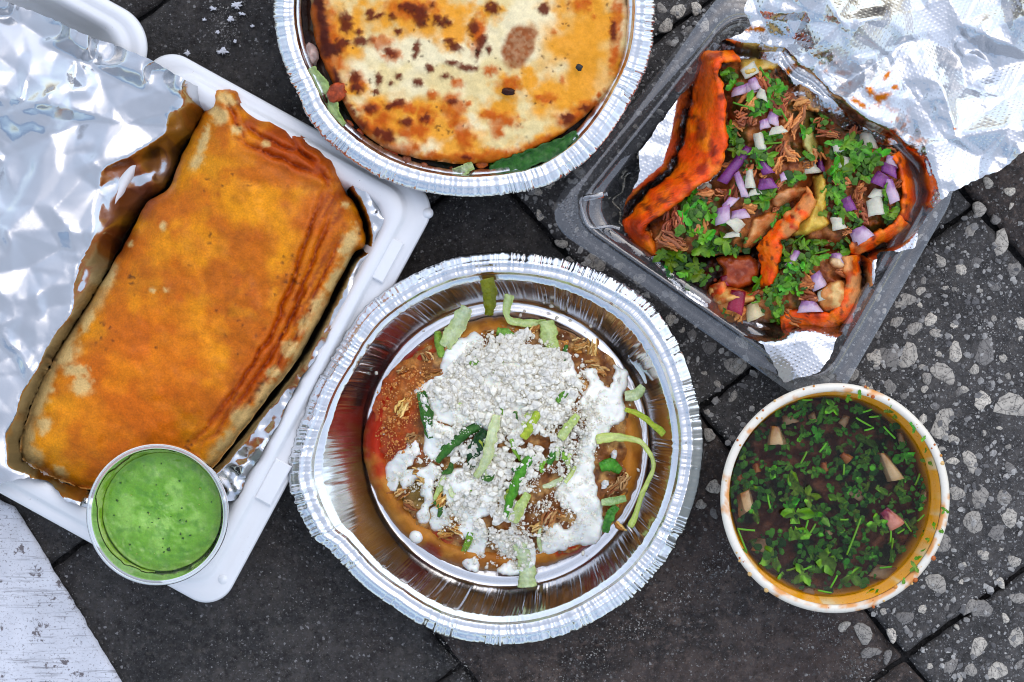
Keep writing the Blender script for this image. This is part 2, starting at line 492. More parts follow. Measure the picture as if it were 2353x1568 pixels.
M['joint'] = asphalt_mat('joint_dirt', lin((26, 25, 24)), lin((12, 12, 12)), .5, lin((140, 136, 130)), .1, .8)
t = NT('grit')
cc_ = t.voro(160, out='Color'); sq = t.n('ShaderNodeSeparateColor'); t.l(cc_, sq.inputs[0])
c = t.mixc(sq.outputs[0], lin((84, 83, 84)), lin((196, 193, 186)))
c = t.mixc(t.ramp(t.noise(500, 4, .7), [(.35, 0), (.75, .7)]), c, lin((90, 88, 88)))
t.bsdf(c, .85, 0, t.bump(t.noise(900, 4, .7), .5, .001), spec=.25); M['grit'] = t.m
t = NT('aggregate_stone')
c = t.mixc(t.rand(), lin((118, 115, 112)), lin((226, 217, 200)))
c = t.mixc(t.ramp(t.noise(1.6, 7, .75), [(.42, 0), (.70, .7)]), c, lin((112, 109, 106)))
c = t.mixc(t.ramp(t.noise(6, 5, .75), [(.55, 0), (.63, .8)]), c, lin((58, 55, 54)))
c = t.mixc(t.ramp(t.voro(1.1, 'DISTANCE_TO_EDGE'), [(.0, .7), (.035, 0)]), c, lin((70, 68, 66)))
t.bsdf(c, .8, 0, t.bump(t.noise(4, 6, .7), .6, .0012), spec=.3); M['stone'] = t.m
t = NT('worn_white_paint')
co = t.co((40, 600, 100), (0, 0, math.radians(60)))
c = t.mixc(t.ramp(t.noise(40, 6, .65), [(.35, 0), (.8, 1)]), lin((214, 216, 222)), lin((186, 188, 194)))
c = t.mixc(t.ramp(t.noise(1, 5, .7, co=co), [(.54, 0), (.66, .6)]), c, lin((96, 92, 94)))
c = t.mixc(t.ramp(t.noise(120, 5, .7), [(.60, 0), (.65, .9)]), c, lin((88, 78, 78)))
c = t.mixc(t.ramp(t.noise(700, 4, .7), [(.57, 0), (.66, .8)]), c, lin((110, 106, 106)))
t.bsdf(c, .7, 0, t.bump(t.noise(500, 5, .7), .3, .001)); M['paint'] = t.m

# ================================================================== the pavement
def paver(poly, mat, parent, amp, seed, sp=11, zt=0.0):
    P = resample(ragged(resample(A(poly), 14), 3.0, 30, seed), 8)
    def top(px, py, d):
        return zt + amp * fbm(px / 40, py / 40, seed, 4) - 3.2 * (1 - ss(0, 13, d)) ** 2
    px, py, d, V, F = patty(P, sp, top, lambda px, py, d: np.full_like(px, -14.0), seed)
    return mk('paver', V, F, mat, parent)
bed_xy = W(A([-500, 2850, 2850, -500]), A([-500, -500, 2070, 2070]), -9)
bx = np.linspace(-500, 2850, 80); by = np.linspace(-500, 2070, 60)
gx, gy = np.meshgrid(bx, by)
pavement = mk('pavement', W(gx, gy, -8 + 1.2 * fbm(gx / 30, gy / 30, 5, 3)), gridF(60, 80, flip=True), M['joint'], kind='structure')
e1, e2 = A((.645, .764)), A((.805, -.593))
def slab(o, a, b, g=5):
    """rectangle from corner o, a along e1, b along e2, less the joint"""
    o = A(o, float) + e1 * g + e2 * g
    a -= 2 * g; b -= 2 * g
    return [o, o + e1 * a, o + e1 * a + e2 * b, o + e2 * b]
O = A((1738., 842.))                           # a corner of the aggregate pavers, where two joints meet
O = O - e2 * 170
L1, L2 = 742, 792
agg = []
for i, j in ((0, 0), (-1, 0), (1, 0), (-2, 0), (0, 1), (-1, 1), (1, 1)):
    sh = 0 if j == 0 else -300
    o = O + e1 * (i * L1 + sh) + e2 * (j * L2 + 0)
    agg.append((slab(o, L1, L2, 5 if j == 0 else 9), j))
pav = []
for k, (q, j) in enumerate(agg):
    pav.append(paver(q, M['asphalt'] if j == 0 else M['dark_stone'], pavement, .35 if j == 0 else .8, 30 + k))
for k, (i, j, m, amp, w) in enumerate(((0, -1, 'dark_stone', 1.3, 0), (1, -1, 'dark_stone', 1.3, 0), (-1, -1, 'black_stone', .8, 0), (-2, -1, 'black_stone', .7, 0), (-3, -1, 'black_stone', .7, 0),
                         (0, -2, 'black_stone', 1.1, 0), (1, -2, 'black_stone', 1.1, 0), (-1, -2, 'black_stone', .8, 0), (-2, -2, 'black_stone', .7, 0), (2, -2, 'black_stone', 1.0, 0))):
    o = O + e1 * (i * L1 + (0 if j == -1 else 150)) + e2 * (j * L2)
    pav.append(paver(slab(o, L1, L2, 5), M[m], pavement, amp, 60 + k, zt=-1.0))
# white painted line at the lower left
lp = [(-160, 1040), (0, 1148), (34, 1164), (100, 1270), (195, 1425), (284, 1572), (330, 1650), (-160, 1650)]
P = resample(ragged(resample(A(lp), 10), 2.0, 18, 9), 5)
px, py, d, V, F = patty(P, 9, lambda x, y, d: 2.6 + .35 * fbm(x / 25, y / 25, 4, 3) - 1.0 * (1 - ss(0, 6, d)), lambda x, y, d: np.full_like(x, -1.5), 4)
mk('painted_line', V, F, M['paint'], kind='structure')

# stones set in the aggregate pavers
SH = []
for k in range(14):
    n = random.choice((11, 13, 15)); r = random.Random(k)
    ang = sorted((i + r.uniform(-.32, .32)) * 2 * math.pi / n for i in range(n))
    ph_ = r.uniform(0, 6); rad = [(1 + .16 * math.sin(2 * q + ph_) + .10 * math.sin(3 * q + 2 * ph_)) * r.uniform(.84, 1.06) for q in ang]
    el = r.uniform(.62, 1.0)
    ring = [(rad[i] * math.cos(ang[i]), el * rad[i] * math.sin(ang[i])) for i in range(n)]
    V = [(x, y, -.55) for x, y in ring] + [(x * .98, y * .98, -.04) for x, y in ring] + [(x * .86, y * .86, .05 + r.uniform(-.03, .03)) for x, y in ring] + [(0, 0, .07)]
    F = []
    for a in range(2):
        for i in range(n): F.append((a * n + i, a * n + (i + 1) % n, (a + 1) * n + (i + 1) % n, (a + 1) * n + i))
    for i in range(n): F.append((2 * n + i, 2 * n + (i + 1) % n, 3 * n))
    me = mesh('stone', V, F, M['stone']); SH.append(me)
big = [(2045, 817, 34), (2088, 818, 30), (2010, 825, 26), (2080, 690, 24), (2168, 858, 34), (2195, 812, 22), (2262, 812, 30), (2130, 870, 15), (2170, 960, 24), (2258, 920, 26), (2322, 930, 42),
       (2060, 740, 20), (2100, 755, 18), (2138, 735, 17), (2150, 765, 15), (2215, 895, 14), (2120, 965, 17), (2150, 935, 12), (2240, 850, 13), (2205, 900, 13), (2230, 1060, 26), (2320, 1075, 17),
       (2310, 1145, 24), (2250, 1140, 30), (2200, 1135, 24), (2160, 985, 30), (2190, 1010, 18), (2320, 1190, 30), (2290, 1225, 25), (2235, 1200, 27), (2190, 1060, 14), (2260, 1275, 17), (2230, 1395, 22), (2330, 1290, 16),
       (2150, 1340, 26), (2170, 1250, 22), (2255, 1400, 25), (2300, 1340, 14), (2340, 1375, 22), (2335, 1465, 28), (2250, 1485, 24), (2310, 1420, 13), (2185, 1530, 24), (2230, 1540, 18), (2290, 1545, 27), (2345, 1525, 15),
       (1690, 840, 25), (1600, 640, 16), (1370, 610, 30), (1560, 570, 14), (1290, 560, 16), (1265, 425, 14), (1330, 395, 20), (1290, 400, 12), (1235, 440, 12), (1650, 885, 14), (1630, 800, 20), (1590, 770, 14), (1540, 735, 16), (1470, 640, 16),
       (1985, 1455, 26), (1940, 1440, 18), (2050, 1460, 18), (2000, 1500, 24), (2080, 1420, 20), (2040, 1510, 16), (2120, 1400, 14), (1830, 860, 15), (1960, 860, 17), (1930, 900, 13),
       (1600, 1060, 30), (1640, 1120, 22), (1630, 1000, 18), (1580, 1015, 14), (1610, 1160, 15), (1640, 1180, 14), (1530, 60, 18), (1560, 25, 22), (1600, 20, 14), (1540, 100, 12), (1520, 20, 14), (1620, 60, 14), (1580, 70, 15),
       (2300, 560, 28), (2290, 500, 18), (2330, 620, 20), (2250, 480, 20), (2230, 530, 14), (2290, 660, 14), (2160, 600, 18), (2270, 420, 16), (2320, 440, 14), (1275, 475, 10), (1240, 495, 13), (1310, 600, 12)]
NOST = [[(1275, 500), (1650, 10), (2210, 300), (1960, 850), (1890, 880)]]
def free(x, y, r):
    for X, Y, R in ((1066, 14, 425), (1140, 1030, 445), (1918, 1145, 245)):
        if math.hypot(x - X, y - Y) < R - r * .4: return False
    return True
def in_agg(x, y, r):
    for q, j in agg:
        if j == 1 and random.random() < .72: continue
        if bool(inside(A(x), A(y), q)) and float(dist_poly(A([x]), A([y]), q)[0]) > r * .75 + 2: return True
    return False
placed = []
for x, y, r in big:
    placed.append((x, y, r * .98))
random.seed(21)
tries = 0
small_pos = []
while len(placed) < 296 and tries < 40000:
    tries += 1
    x, y = rnd(1190, 2353), rnd(0, 1568)
    r = 4.5 + 15 * random.random() ** 2.6
    if tries < 9000: r = max(r, 8)
    if not free(x, y, r) or not in_agg(x, y, r): continue
    if any(math.hypot(x - a, y - b) < (r + c) * 1.02 + 1 for a, b, c in placed): continue
    placed.append((x, y, r))
for x, y, r in placed:
    own = None
    for (q, j), po in zip(agg, pav):
        if bool(inside(A(x), A(y), q)): own = po
    if own is None: own = pav[1]
    p = Vector(W(x, y, .1).tolist())
    k = r * S * 1.03
    place('stone', random.choice(SH), p - LOC[own.name], (rnd(-.03, .03), rnd(-.03, .03), rnd(0, 6.28)), (k * rnd(.9, 1.12), k * rnd(.85, 1.1), min(k, .004)), own)
# grit too small to pick apart: pale grains in the surface and loose sand along the joints
ico = []
phi = (1 + 5 ** .5) / 2
for a, b in ((-1, phi), (1, phi), (-1, -phi), (1, -phi)): ico += [(a, b, 0), (0, a, b), (b, 0, a)]
ICO = A(ico) / math.sqrt(1 + phi * phi)
def hullF(V):
    import bmesh
    bm = bmesh.new(); vs = [bm.verts.new(v) for v in V]
    bmesh.ops.convex_hull(bm, input=vs); bm.verts.index_update()
    F = A([[v.index for v in f.verts] for f in bm.faces]); bm.free(); return F
ICOF = hullF(ICO)
def crumbs(P, R, seed, flat=.8):
    """many small irregular lumps in one mesh: P (n,3) metres, R (n,) metres"""
    r = np.random.default_rng(seed); n = len(P)
    V = ICO[None] * (1 + r.uniform(-.34, .30, (n, 12, 1)))
    V = V * r.uniform(.65, 1.25, (n, 1, 3))
    a = r.uniform(0, 6.28, n); c, s = np.cos(a)[:, None], np.sin(a)[:, None]
    V = np.stack([V[..., 0] * c - V[..., 1] * s, V[..., 0] * s + V[..., 1] * c, V[..., 2] * flat], -1)
    V = V * R[:, None, None] + P[:, None, :]
    F = ICOF[None] + (np.arange(n) * 12)[:, None, None]
    return V.reshape(-1, 3), F.reshape(-1, 3)
gp, gr_ = [], []
r_ = random.Random(3)
while len(gp) < 6600:
    x, y = r_.uniform(1190, 2353), r_.uniform(0, 1568)
    ok = False
    for q, j in agg:
        if (j == 0 or r_.random() < .3) and bool(inside(A(x), A(y), q)): ok = True
    if not ok: continue
    gp.append((x, y)); gr_.append(.9 + 2.4 * r_.random() ** 3 if len(gp) > 2700 else 2.2 + 7.5 * r_.random() ** 2.0)
gp = A(gp); gr_ = A(gr_)
V, F = crumbs(W(gp[:, 0], gp[:, 1], .05), gr_ * S, 5, .35)
mk('grit', V, F, M['grit'], pavement, kind='stuff', flat=True)
sp_, sr_ = [], []
def sprinkle(pts, n, w, lo=.7, hi=2.6):
    for _ in range(n):
        k = r_.randrange(len(pts) - 1); t_ = r_.random()
        x = pts[k][0] * (1 - t_) + pts[k + 1][0] * t_ + r_.gauss(0, w); y = pts[k][1] * (1 - t_) + pts[k + 1][1] * t_ + r_.gauss(0, w)
        sp_.append((x, y)); sr_.append(lo + (hi - lo) * r_.random() ** 2.5)
sprinkle([(1290, 1560), (1400, 1480), (1520, 1400), (1620, 1320)], 620, 24)
sprinkle([(1870, 1380), (1900, 1450), (1960, 1520), (2000, 1568)], 420, 26)
sprinkle([(1690, 1240), (1660, 1290), (1640, 1330)], 140, 22)
sprinkle([(1020, 1490), (1080, 1568)], 150, 16)
sprinkle([(500, 20), (520, 60), (515, 105), (560, 20)], 230, 15, .6, 2.4)
sprinkle([(500, 30), (515, 60)], 60, 20, .6, 1.6)
sprinkle([(2150, 610), (2353, 870)], 200, 10)
sprinkle([(300, 1180), (900, 1500)], 160, 130)
sprinkle([(1180, 1530), (1800, 1480)], 260, 60, .5, 1.5)
sprinkle([(1040, 480), (1230, 560)], 120, 50, .5, 1.5)
sprinkle([(100, 1300), (1000, 1530), (1850, 1480)], 1500, 120, .35, 1.5)
sprinkle([(330, 60), (620, 160), (1000, 520), (1240, 520)], 500, 70, .35, 1.4)
sp_ = A(sp_); sr_ = A(sr_)
V, F = crumbs(W(sp_[:, 0], sp_[:, 1], .6), sr_ * S, 6, .7)
mk('sand', V, F, M['grit'], flat=True, kind='stuff', label='pale sand grains scattered along the paver joints', cat='sand')
# bird-lime like white flecks on the black paver at the top
for k, (x, y, r) in enumerate(((545, 12, 12), (512, 118, 11), (430, 122, 7), (530, 44, 7), (556, 32, 6), (500, 75, 5), (490, 20, 6), (540, 95, 4), (580, 60, 4), (470, 45, 4))):
    th = np.linspace(0, 2 * np.pi, 40, endpoint=False)
    rr = r * (1 + .55 * fbm(3 * np.cos(th) + k, 3 * np.sin(th), k, 3))
    px, py, d, V, F = patty(np.stack([x + rr * np.cos(th), y + rr * np.sin(th) * .8], 1), 4, lambda x, y, d: 1.1 + .3 * fbm(x / 6, y / 6, 3, 2) + 0 * d, lambda x, y, d: -2.5 + 0 * d, k)
    mk('white_fleck', V, F, M['paint'], pavement)

# ================================================================== white clamshell
u_, v_ = A((635., 350.)) / 725.07, A((-505., 940.)) / 1067.1
TC = A((435., 755.)); HU, HV = 362., 533.
def rrect(c, hu, hv, rc, z, n=14, k=0):
    """rounded rectangle ring in the clamshell's frame"""
    out = []
    for sx, sy, a0 in ((1, 1, 0), (-1, 1, 90), (-1, -1, 180), (1, -1, 270)):
        for i in range(n):
            a = math.radians(a0 + 90 * i / (n - 1))
            out.append((sx * (hu - rc) + rc * math.cos(a), sy * (hv - rc) + rc * math.sin(a)))
        # straight run to the next corner
        nx, ny, b0 = {(1, 1): (-1, 1, 90), (-1, 1): (-1, -1, 180), (-1, -1): (1, -1, 270), (1, -1): (1, 1, 0)}[(sx, sy)]
        q = (nx * (hu - rc) + rc * math.cos(math.radians(b0)), ny * (hv - rc) + rc * math.sin(math.radians(b0)))
        p = out[-1]
        m = 40
        for i in range(1, m): out.append((p[0] + (q[0] - p[0]) * i / m, p[1] + (q[1] - p[1]) * i / m))
    P = A(out)
    xy = A(c) + P[:, :1] * u_ + P[:, 1:] * v_
    return P, xy, z
def rect_loft(c, rings, flute=None):
    V = []
    for (eu, ev, rc, z, fl) in rings:
        P, xy, _ = rrect(c, HU - eu, HV - ev, rc, z)
        s = np.r_[0, np.cumsum(np.linalg.norm(np.diff(P, axis=0), axis=1))]
        if fl:
            nn = np.linalg.norm(P, axis=1)[:, None]
            off = fl * (np.abs(np.sin(s / 21 * math.pi / 2)) ** .6 - .5)
            xy = xy - off[:, None] * (P[:, :1] * u_ + P[:, 1:] * v_) / nn
        V.append(W(xy[:, 0], xy[:, 1], z))
    m = len(V[0])
    return A(V).reshape(-1, 3), gridF(len(V), m, True), m
box = empty('takeout_container', W(*TC, 0).tolist(), 'white hinged takeout box lined with foil under the burrito', 'takeout box')
rings = [(2, -2, 64, 21, 0), (-3, -5, 66, 23, 0), (-4, -6, 66, 25, 0), (-1, -3, 66, 26.5, 0), (22, 10, 64, 26.8, 0), (40, 18, 62, 26.8, 0), (46, 22, 62, 28, 0), (51, 26, 62, 31, 0), (55, 29, 62, 32, 0),
         (68, 44, 62, 32.3, 0), (75, 60, 62, 31.5, 0), (79, 66, 62, 29, 3), (88, 76, 60, 22, 8), (98, 88, 56, 10, 9), (108, 100, 50, 4, 5), (125, 118, 44, 1.5, 0), (240, 330, 20, 1.2, 0), (330, 500, 5, 1.2, 0)]
V, F, m = rect_loft(TC, rings)
tray = mk('tray', V, F, M['white'], box, solid=.0012)
# lid, hinged at the far left, lying open
LC = TC - u_ * 742 - v_ * 36
rings = [(4, 4, 96, 30, 0), (0, 0, 98, 32, 0), (3, 3, 96, 34, 0), (18, 18, 90, 34.4, 0), (26, 26, 86, 33, 0), (34, 34, 82, 33, 0), (42, 42, 78, 34, 0), (52, 52, 74, 33, 0), (62, 62, 70, 27, 0), (80, 80, 60, 16, 3), (100, 100, 50, 10, 2), (130, 130, 40, 9, 0), (330, 500, 5, 9, 0)]
V, F, m = rect_loft(LC, rings)
mk('lid', V, F, M['white'], box, solid=.0012)
hp = [TC - u_ * 352 - v_ * 430, TC - u_ * 352 + v_ * 430, TC - u_ * 388 + v_ * 420, TC - u_ * 388 - v_ * 460]
V = W(A([p[0] for p in hp]), A([p[1] for p in hp]), A([27.5, 27.5, 33, 33]))
mk('hinge', V, [(0, 1, 2, 3)], M['white'], box, solid=.001)
def rbox(c, hx, hy, ax, ay, z0, z1, bev=3):
    V = []
    for (k, z) in ((0, z0), (0, z1 - .8), (bev, z1)):
        for sx, sy in ((-1, -1), (1, -1), (1, 1), (-1, 1)):
            q = A(c) + A(ax) * sx * (hx - k) + A(ay) * sy * (hy - k)
            V.append(W(q[0], q[1], z))
    F = [tuple(a * 4 + i for i in (j, (j + 1) % 4, (j + 1) % 4 + 4, j + 4)) for a in range(2) for j in range(4)] + [(8, 9, 10, 11)]
    return A(V), F
for c in ((886, 596), (628, 1108)):
    V, F = rbox(c, 21, 52, u_, v_, 26, 30.5)
    mk('locking_tab', V, F, M['white'], tray, flat=True)
for c in ((983, 490), (512, 1332)):
    th = [(0, 29.4), (4, 29.2), (8, 28.5), (11, 27.6), (13, 26.4)]
    V, F = lathe(c[0], c[1], th[::-1], 20)
    mk('nub', V, F, M['white'], tray)

# ================================================================== the burrito
BUR = [(487, 200), (510, 202), (545, 207), (562, 234), (598, 264), (626, 270), (662, 292), (702, 312), (750, 345), (776, 370), (784, 402), (792, 440), (815, 470), (832, 510), (839, 545), (836, 568), (815, 582), (800, 604),
       (772, 660), (740, 724), (704, 792), (668, 848), (610, 922), (556, 992), (505, 1058), (470, 1090), (400, 1112), (300, 1128), (200, 1124), (150, 1109), (104, 1090), (76, 1072), (52, 1056), (46, 1014), (68, 944), (98, 874), (138, 800), (188, 722),
       (240, 640), (288, 560), (326, 484), (346, 460), (382, 438), (402, 398), (430, 332), (454, 290), (468, 262), (482, 236)]
BURP = resample(ragged(smooth(BUR, 5), 2.2, 16, 5), 5)
crease = [smooth(c, 8, False) for c in (
    [(748, 430), (722, 500), (690, 590), (655, 690), (610, 790), (560, 870), (500, 950), (430, 1030)],
    [(768, 470), (742, 540), (706, 630), (672, 720), (628, 806), (580, 880), (520, 960), (455, 1040)],
    [(790, 520), (764, 590), (728, 672), (690, 752), (640, 836), (590, 905), (535, 985)],
    [(540, 320), (600, 345), (660, 372), (720, 398), (770, 420)],
    [(560, 280), (612, 318), (668, 342), (740, 372)],
    [(660, 300), (690, 350), (740, 400), (760, 440)],
    [(510, 215), (530, 250), (548, 290), (560, 320)])]
def open_dist(px, py, L):
    d2 = np.full(np.shape(px), 1e18); tt = np.zeros(np.shape(px)); n = len(L) - 1
    for k in range(n):
        a, b = L[k], L[k + 1]; ab = b - a
        t_ = np.clip(((px - a[0]) * ab[0] + (py - a[1]) * ab[1]) / (ab @ ab + 1e-9), 0, 1)
        q = (px - a[0] - t_ * ab[0]) ** 2 + (py - a[1] - t_ * ab[1]) ** 2
        m_ = q < d2; tt = np.where(m_, (k + t_) / n, tt); d2 = np.minimum(q, d2)
    return np.sqrt(d2), tt
def bur_top(px, py, d):
    w = 150.
    s = np.clip(d / w, 0, 1)
    z = 22 + 25 * np.sqrt(1 - (1 - s) ** 2.3)
    z = z - 9 * ss(820, 1130, py)                                   # lower end sinks under the cup
    z = z + (1.3 * fbm(px / 90, py / 90, 8, 3) + .45 * fbm(px / 22, py / 22, 9, 3)) * ss(0, 40, d)
    for k, c in enumerate(crease):
        dd, tt = open_dist(px + 5 * vn(px / 26, py / 26, 12 + k), py + 5 * vn(px / 26, py / 26, 22 + k), c)
        a = np.sin(np.clip(tt, 0.02, .98) * math.pi) ** .5
        z = z - 3.6 * a * np.exp(-(dd / 4.2) ** 2) + 1.9 * a * np.exp(-((dd - 13) / 8) ** 2)
    return z
px, py, d, V, F = patty(BURP, 6.0, bur_top, lambda x, y, d: 22 - 16 * np.sqrt(1 - (1 - np.clip(d / 120, 0, 1)) ** 2), 3)
N = len(px)
n1, n2 = fbm(px / 95, py / 95, 31, 4), fbm(px / 34, py / 34, 37, 4)
col = mix(lin((200, 116, 2)), lin((230, 156, 10)), ss(-.5, .7, n1))
col = mix(col, lin((184, 92, 4)), .38 * ss(.15, .9, n2) * ss(-.4, .6, fbm(px / 120, py / 120, 77, 3)))
col = mix(col, lin((160, 90, 6)), .32 * ss(.25, .9, fbm(px / 55, py / 55, 41, 4)))
col = mix(col, lin((216, 152, 14)), .4 * ss(.2, .8, fbm(px / 70, py / 70, 43, 4)))
col = mix(col, lin((222, 120, 8)), .5 * blob(px, py, 330, 880, 190, 120, -55, .6))
# browned upper end, along the folds and the right flank
col = mix(col, lin((150, 66, 10)), .8 * blob(px, py, 680, 345, 120, 48, 30, .6, .5, 5))
col = mix(col, lin((140, 62, 12)), .55 * (1 - ss(0, 34, d)) * ss(-.3, .5, n2))
for k, c in enumerate(crease):
    dd, tt = open_dist(px + 5 * vn(px / 26, py / 26, 12 + k), py + 5 * vn(px / 26, py / 26, 22 + k), c)
    a = np.sin(np.clip(tt, 0.02, .98) * math.pi) ** .5
    col = mix(col, lin((132, 50, 6)), .9 * a * np.exp(-(dd / 5) ** 2))
    col = mix(col, lin((196, 92, 10)), .5 * a * np.exp(-(dd / 22) ** 2))
al, pe = px * -.5 + py * .866, px * .866 + py * .5
strk = ss(.15, .6, vn(pe / 5.5, al / 130, 47)) * np.exp(-((open_dist(px, py, crease[1])[0]) / 34) ** 2)
col = mix(col, lin((140, 58, 8)), .75 * strk)
# uncooked pale patches
cream = np.zeros_like(px)
for (x, y, rx, ry, an) in ((500, 262, 22, 18, 30), (520, 226, 22, 14, 30), (466, 330, 9, 42, 20), (452, 372, 12, 20, 30), (545, 300, 14, 10, 0), (375, 520, 7, 8, 0), (352, 668, 6, 5, 0), (380, 668, 8, 6, 0), (300, 560, 5, 8, 20),
                           (246, 640, 16, 34, 30), (200, 735, 14, 24, 30), (150, 810, 26, 40, 30), (175, 850, 30, 14, 0), (190, 885, 22, 20, 0), (95, 900, 22, 70, 25), (62, 1010, 16, 50, 12), (100, 980, 14, 20, 20), (72, 1050, 26, 20, 30), (140, 1085, 20, 10, 30),
                           (728, 700, 12, 30, 28), (700, 745, 12, 26, 30), (755, 660, 10, 14, 0), (668, 800, 22, 16, -40), (690, 820, 30, 16, -60), (630, 856, 18, 12, 0), (620, 910, 22, 40, 40), (560, 965, 28, 30, 40), (522, 1020, 34, 22, -50), (800, 560, 16, 40, 25),
                           (805, 605, 14, 22, 30), (770, 640, 12, 26, 28), (590, 1000, 20, 40, 40), (660, 870, 14, 60, 38), (712, 800, 10, 40, 30), (610, 330, 10, 8, 0), (795, 470, 8, 8, 0)):
    cream = np.maximum(cream, blob(px, py, x, y, rx, ry, an, .42, .36, 6))
cream = np.maximum(cream, .9 * (1 - ss(3, 24, d + 14 * fbm(px / 40, py / 40, 91, 3))) * ss(560, 760, py) )
col = mix(col, lin((222, 192, 132)), .92 * cream)
fl = ss(.72, .8, vn(px / 7, py / 7, 55)) * ss(.2, .6, vn(px / 60, py / 60, 56))
col = mix(col, lin((60, 30, 12)), .7 * fl)
mk('burrito', V, F, M['burrito'], col=np.vstack([col, col * .9]), label='big griddled orange burrito lying in the foil lined white box', cat='burrito')

# ================================================================== foil under the burrito
FO = [(-160, -90), (-60, -40), (0, 0), (70, 24), (130, 48), (200, 82), (270, 106), (340, 134), (400, 170), (440, 192), (486, 214), (560, 240), (640, 300), (740, 350), (800, 394), (850, 436), (902, 452), (913, 478), (902, 520), (872, 566), (856, 600), (832, 636),
      (812, 668), (797, 690), (770, 742), (738, 800), (716, 838), (692, 864), (676, 900), (657, 935), (643, 970), (607, 1030), (592, 1060), (566, 1096), (546, 1148), (440, 1165), (300, 1168), (196, 1166), (150, 1150), (110, 1104), (60, 1098), (0, 1112), (-80, 1130), (-160, 1150)]
FP = resample(ragged(resample(FO, 10), 2.2, 9, 4), 3.2)
RID = []
rr_ = random.Random(12)
for k in range(20):
    x, y, a = rr_.uniform(-40, 430), rr_.uniform(40, 1080), rr_.choice((-.9, -1.1, .3, -.5, 1.2, 2.0)) + rr_.uniform(-.3, .3)
    L = rr_.uniform(40, 190); RID.append((x, y, math.cos(a), math.sin(a), L, rr_.uniform(1.0, 3.4) * rr_.choice((1, 1, -1)), rr_.uniform(16, 55)))
def ridges(px, py):
    z = 0
    wx, wy = px + 8 * vn(px / 30, py / 30, 61), py + 8 * vn(px / 30, py / 30, 62)
    for x, y, c, s, L, h, w in RID:
        u, v = (wx - x) * c + (wy - y) * s, -(wx - x) * s + (wy - y) * c
        z = z + h * np.clip(1 - np.abs(v) / w, 0, 1) * np.clip((1 - np.abs(u) / L) * 2.5, 0, 1)
    return z
def foil_z(px, py):
    ins = inside(px, py, BUR); db = dist_poly(px, py, BUR)
    right = (px - TC[0]) * u_[0] + (py - TC[1]) * u_[1] > ((440 - TC[0]) * u_[0] + (700 - TC[1]) * u_[1])
    reach = np.where(right, 18., 50. + 78 * np.exp(-((py - 430) / 120) ** 2) + 22 * facet(px / 70, py / 70, 3))
    lowleft = ss(760, 980, py) * (~right)
    reach = np.maximum(reach * (1 - .45 * ss(560, 760, py) * (~right)), 14)
    s = np.clip(db / reach, 0, 1)
    base = np.where(right, 14., 15. + 12 * ss(540, 720, py) + 6 * ss(360, 290, py))
    z = base + (np.where(right, 30.5, 40.0) - base) * (s ** .9)
    z = np.where(ins, 5.0, z)
    low = ss(1070, 1110, py) * (~right)
    z = z - low * 4
    amp = np.where(ins, 0, ss(0, 60, db)) * np.where(right, .7, 1.0)
    z = z + amp * (9.0 * folds(px, py, 190, 5) + 6.2 * folds(px, py, 84, 6) * ss(-.6, .6, vn(px / 130, py / 130, 8)) + 2.3 * folds(px, py, 36, 7) * ss(-.3, .7, vn(px / 90, py / 90, 9))) + amp * ridges(px, py)
    z = z + np.where(right, amp * crumple(px, py, 7, [(38, 6.0), (18, 1.6)]), 0)
    # sheet edge at the upper right stands up a little
    de = (px * .42 - py * .907) + 12
    z = z + 9 * ss(-46, 0, de) * (~right) * ss(20, 80, db) * ss(-.35, .5, vn(px / 60, py / 60, 66))
    return z
px, py, F = tri_sheet(FP, 5.2, .4, 8)
z = foil_z(px, py)
gre = np.zeros((len(px), 3))
gre[:, 0] = .55 * blob(px, py, 400, 240, 30, 14, 40) * 0 + .35 * ss(.45, .8, fbm(px / 18, py / 18, 71, 3)) * blob(px, py, 690, 860, 40, 26, -50)
mk('foil_sheet', W(px, py, z), F, M['foil'], col=gre, label='smooth crumpled foil sheet lining the white box beneath the burrito', cat='foil')

# ================================================================== green salsa cup
SC_ = (361., 1183.)
scup = empty('salsa_cup', W(385, 1160, 36).tolist(), 'small clear plastic cup with green salsa on the white box corner', 'salsa cup')
prof = [(0, 37), (100, 37), (108, 37.5), (112, 39), (150, 71), (151, 73.5), (154, 74.2), (160, 74.0), (162.5, 73), (163, 71.2), (161, 70.2)]
V, F = lathe(SC_[0], SC_[1], [(r, z, 1 - (z - 37) / 37) for r, z in prof], 128, (32, -18))
mk('cup_wall', V, F, M['clear_cup'], scup)
V, F = lathe(SC_[0], SC_[1], [(157.2, 73.9), (158.2, 74.7), (160.5, 74.9), (162.6, 74.3), (163.2, 73.2)], 128)
mk('rim', V, F, M['clear_cup'], scup)
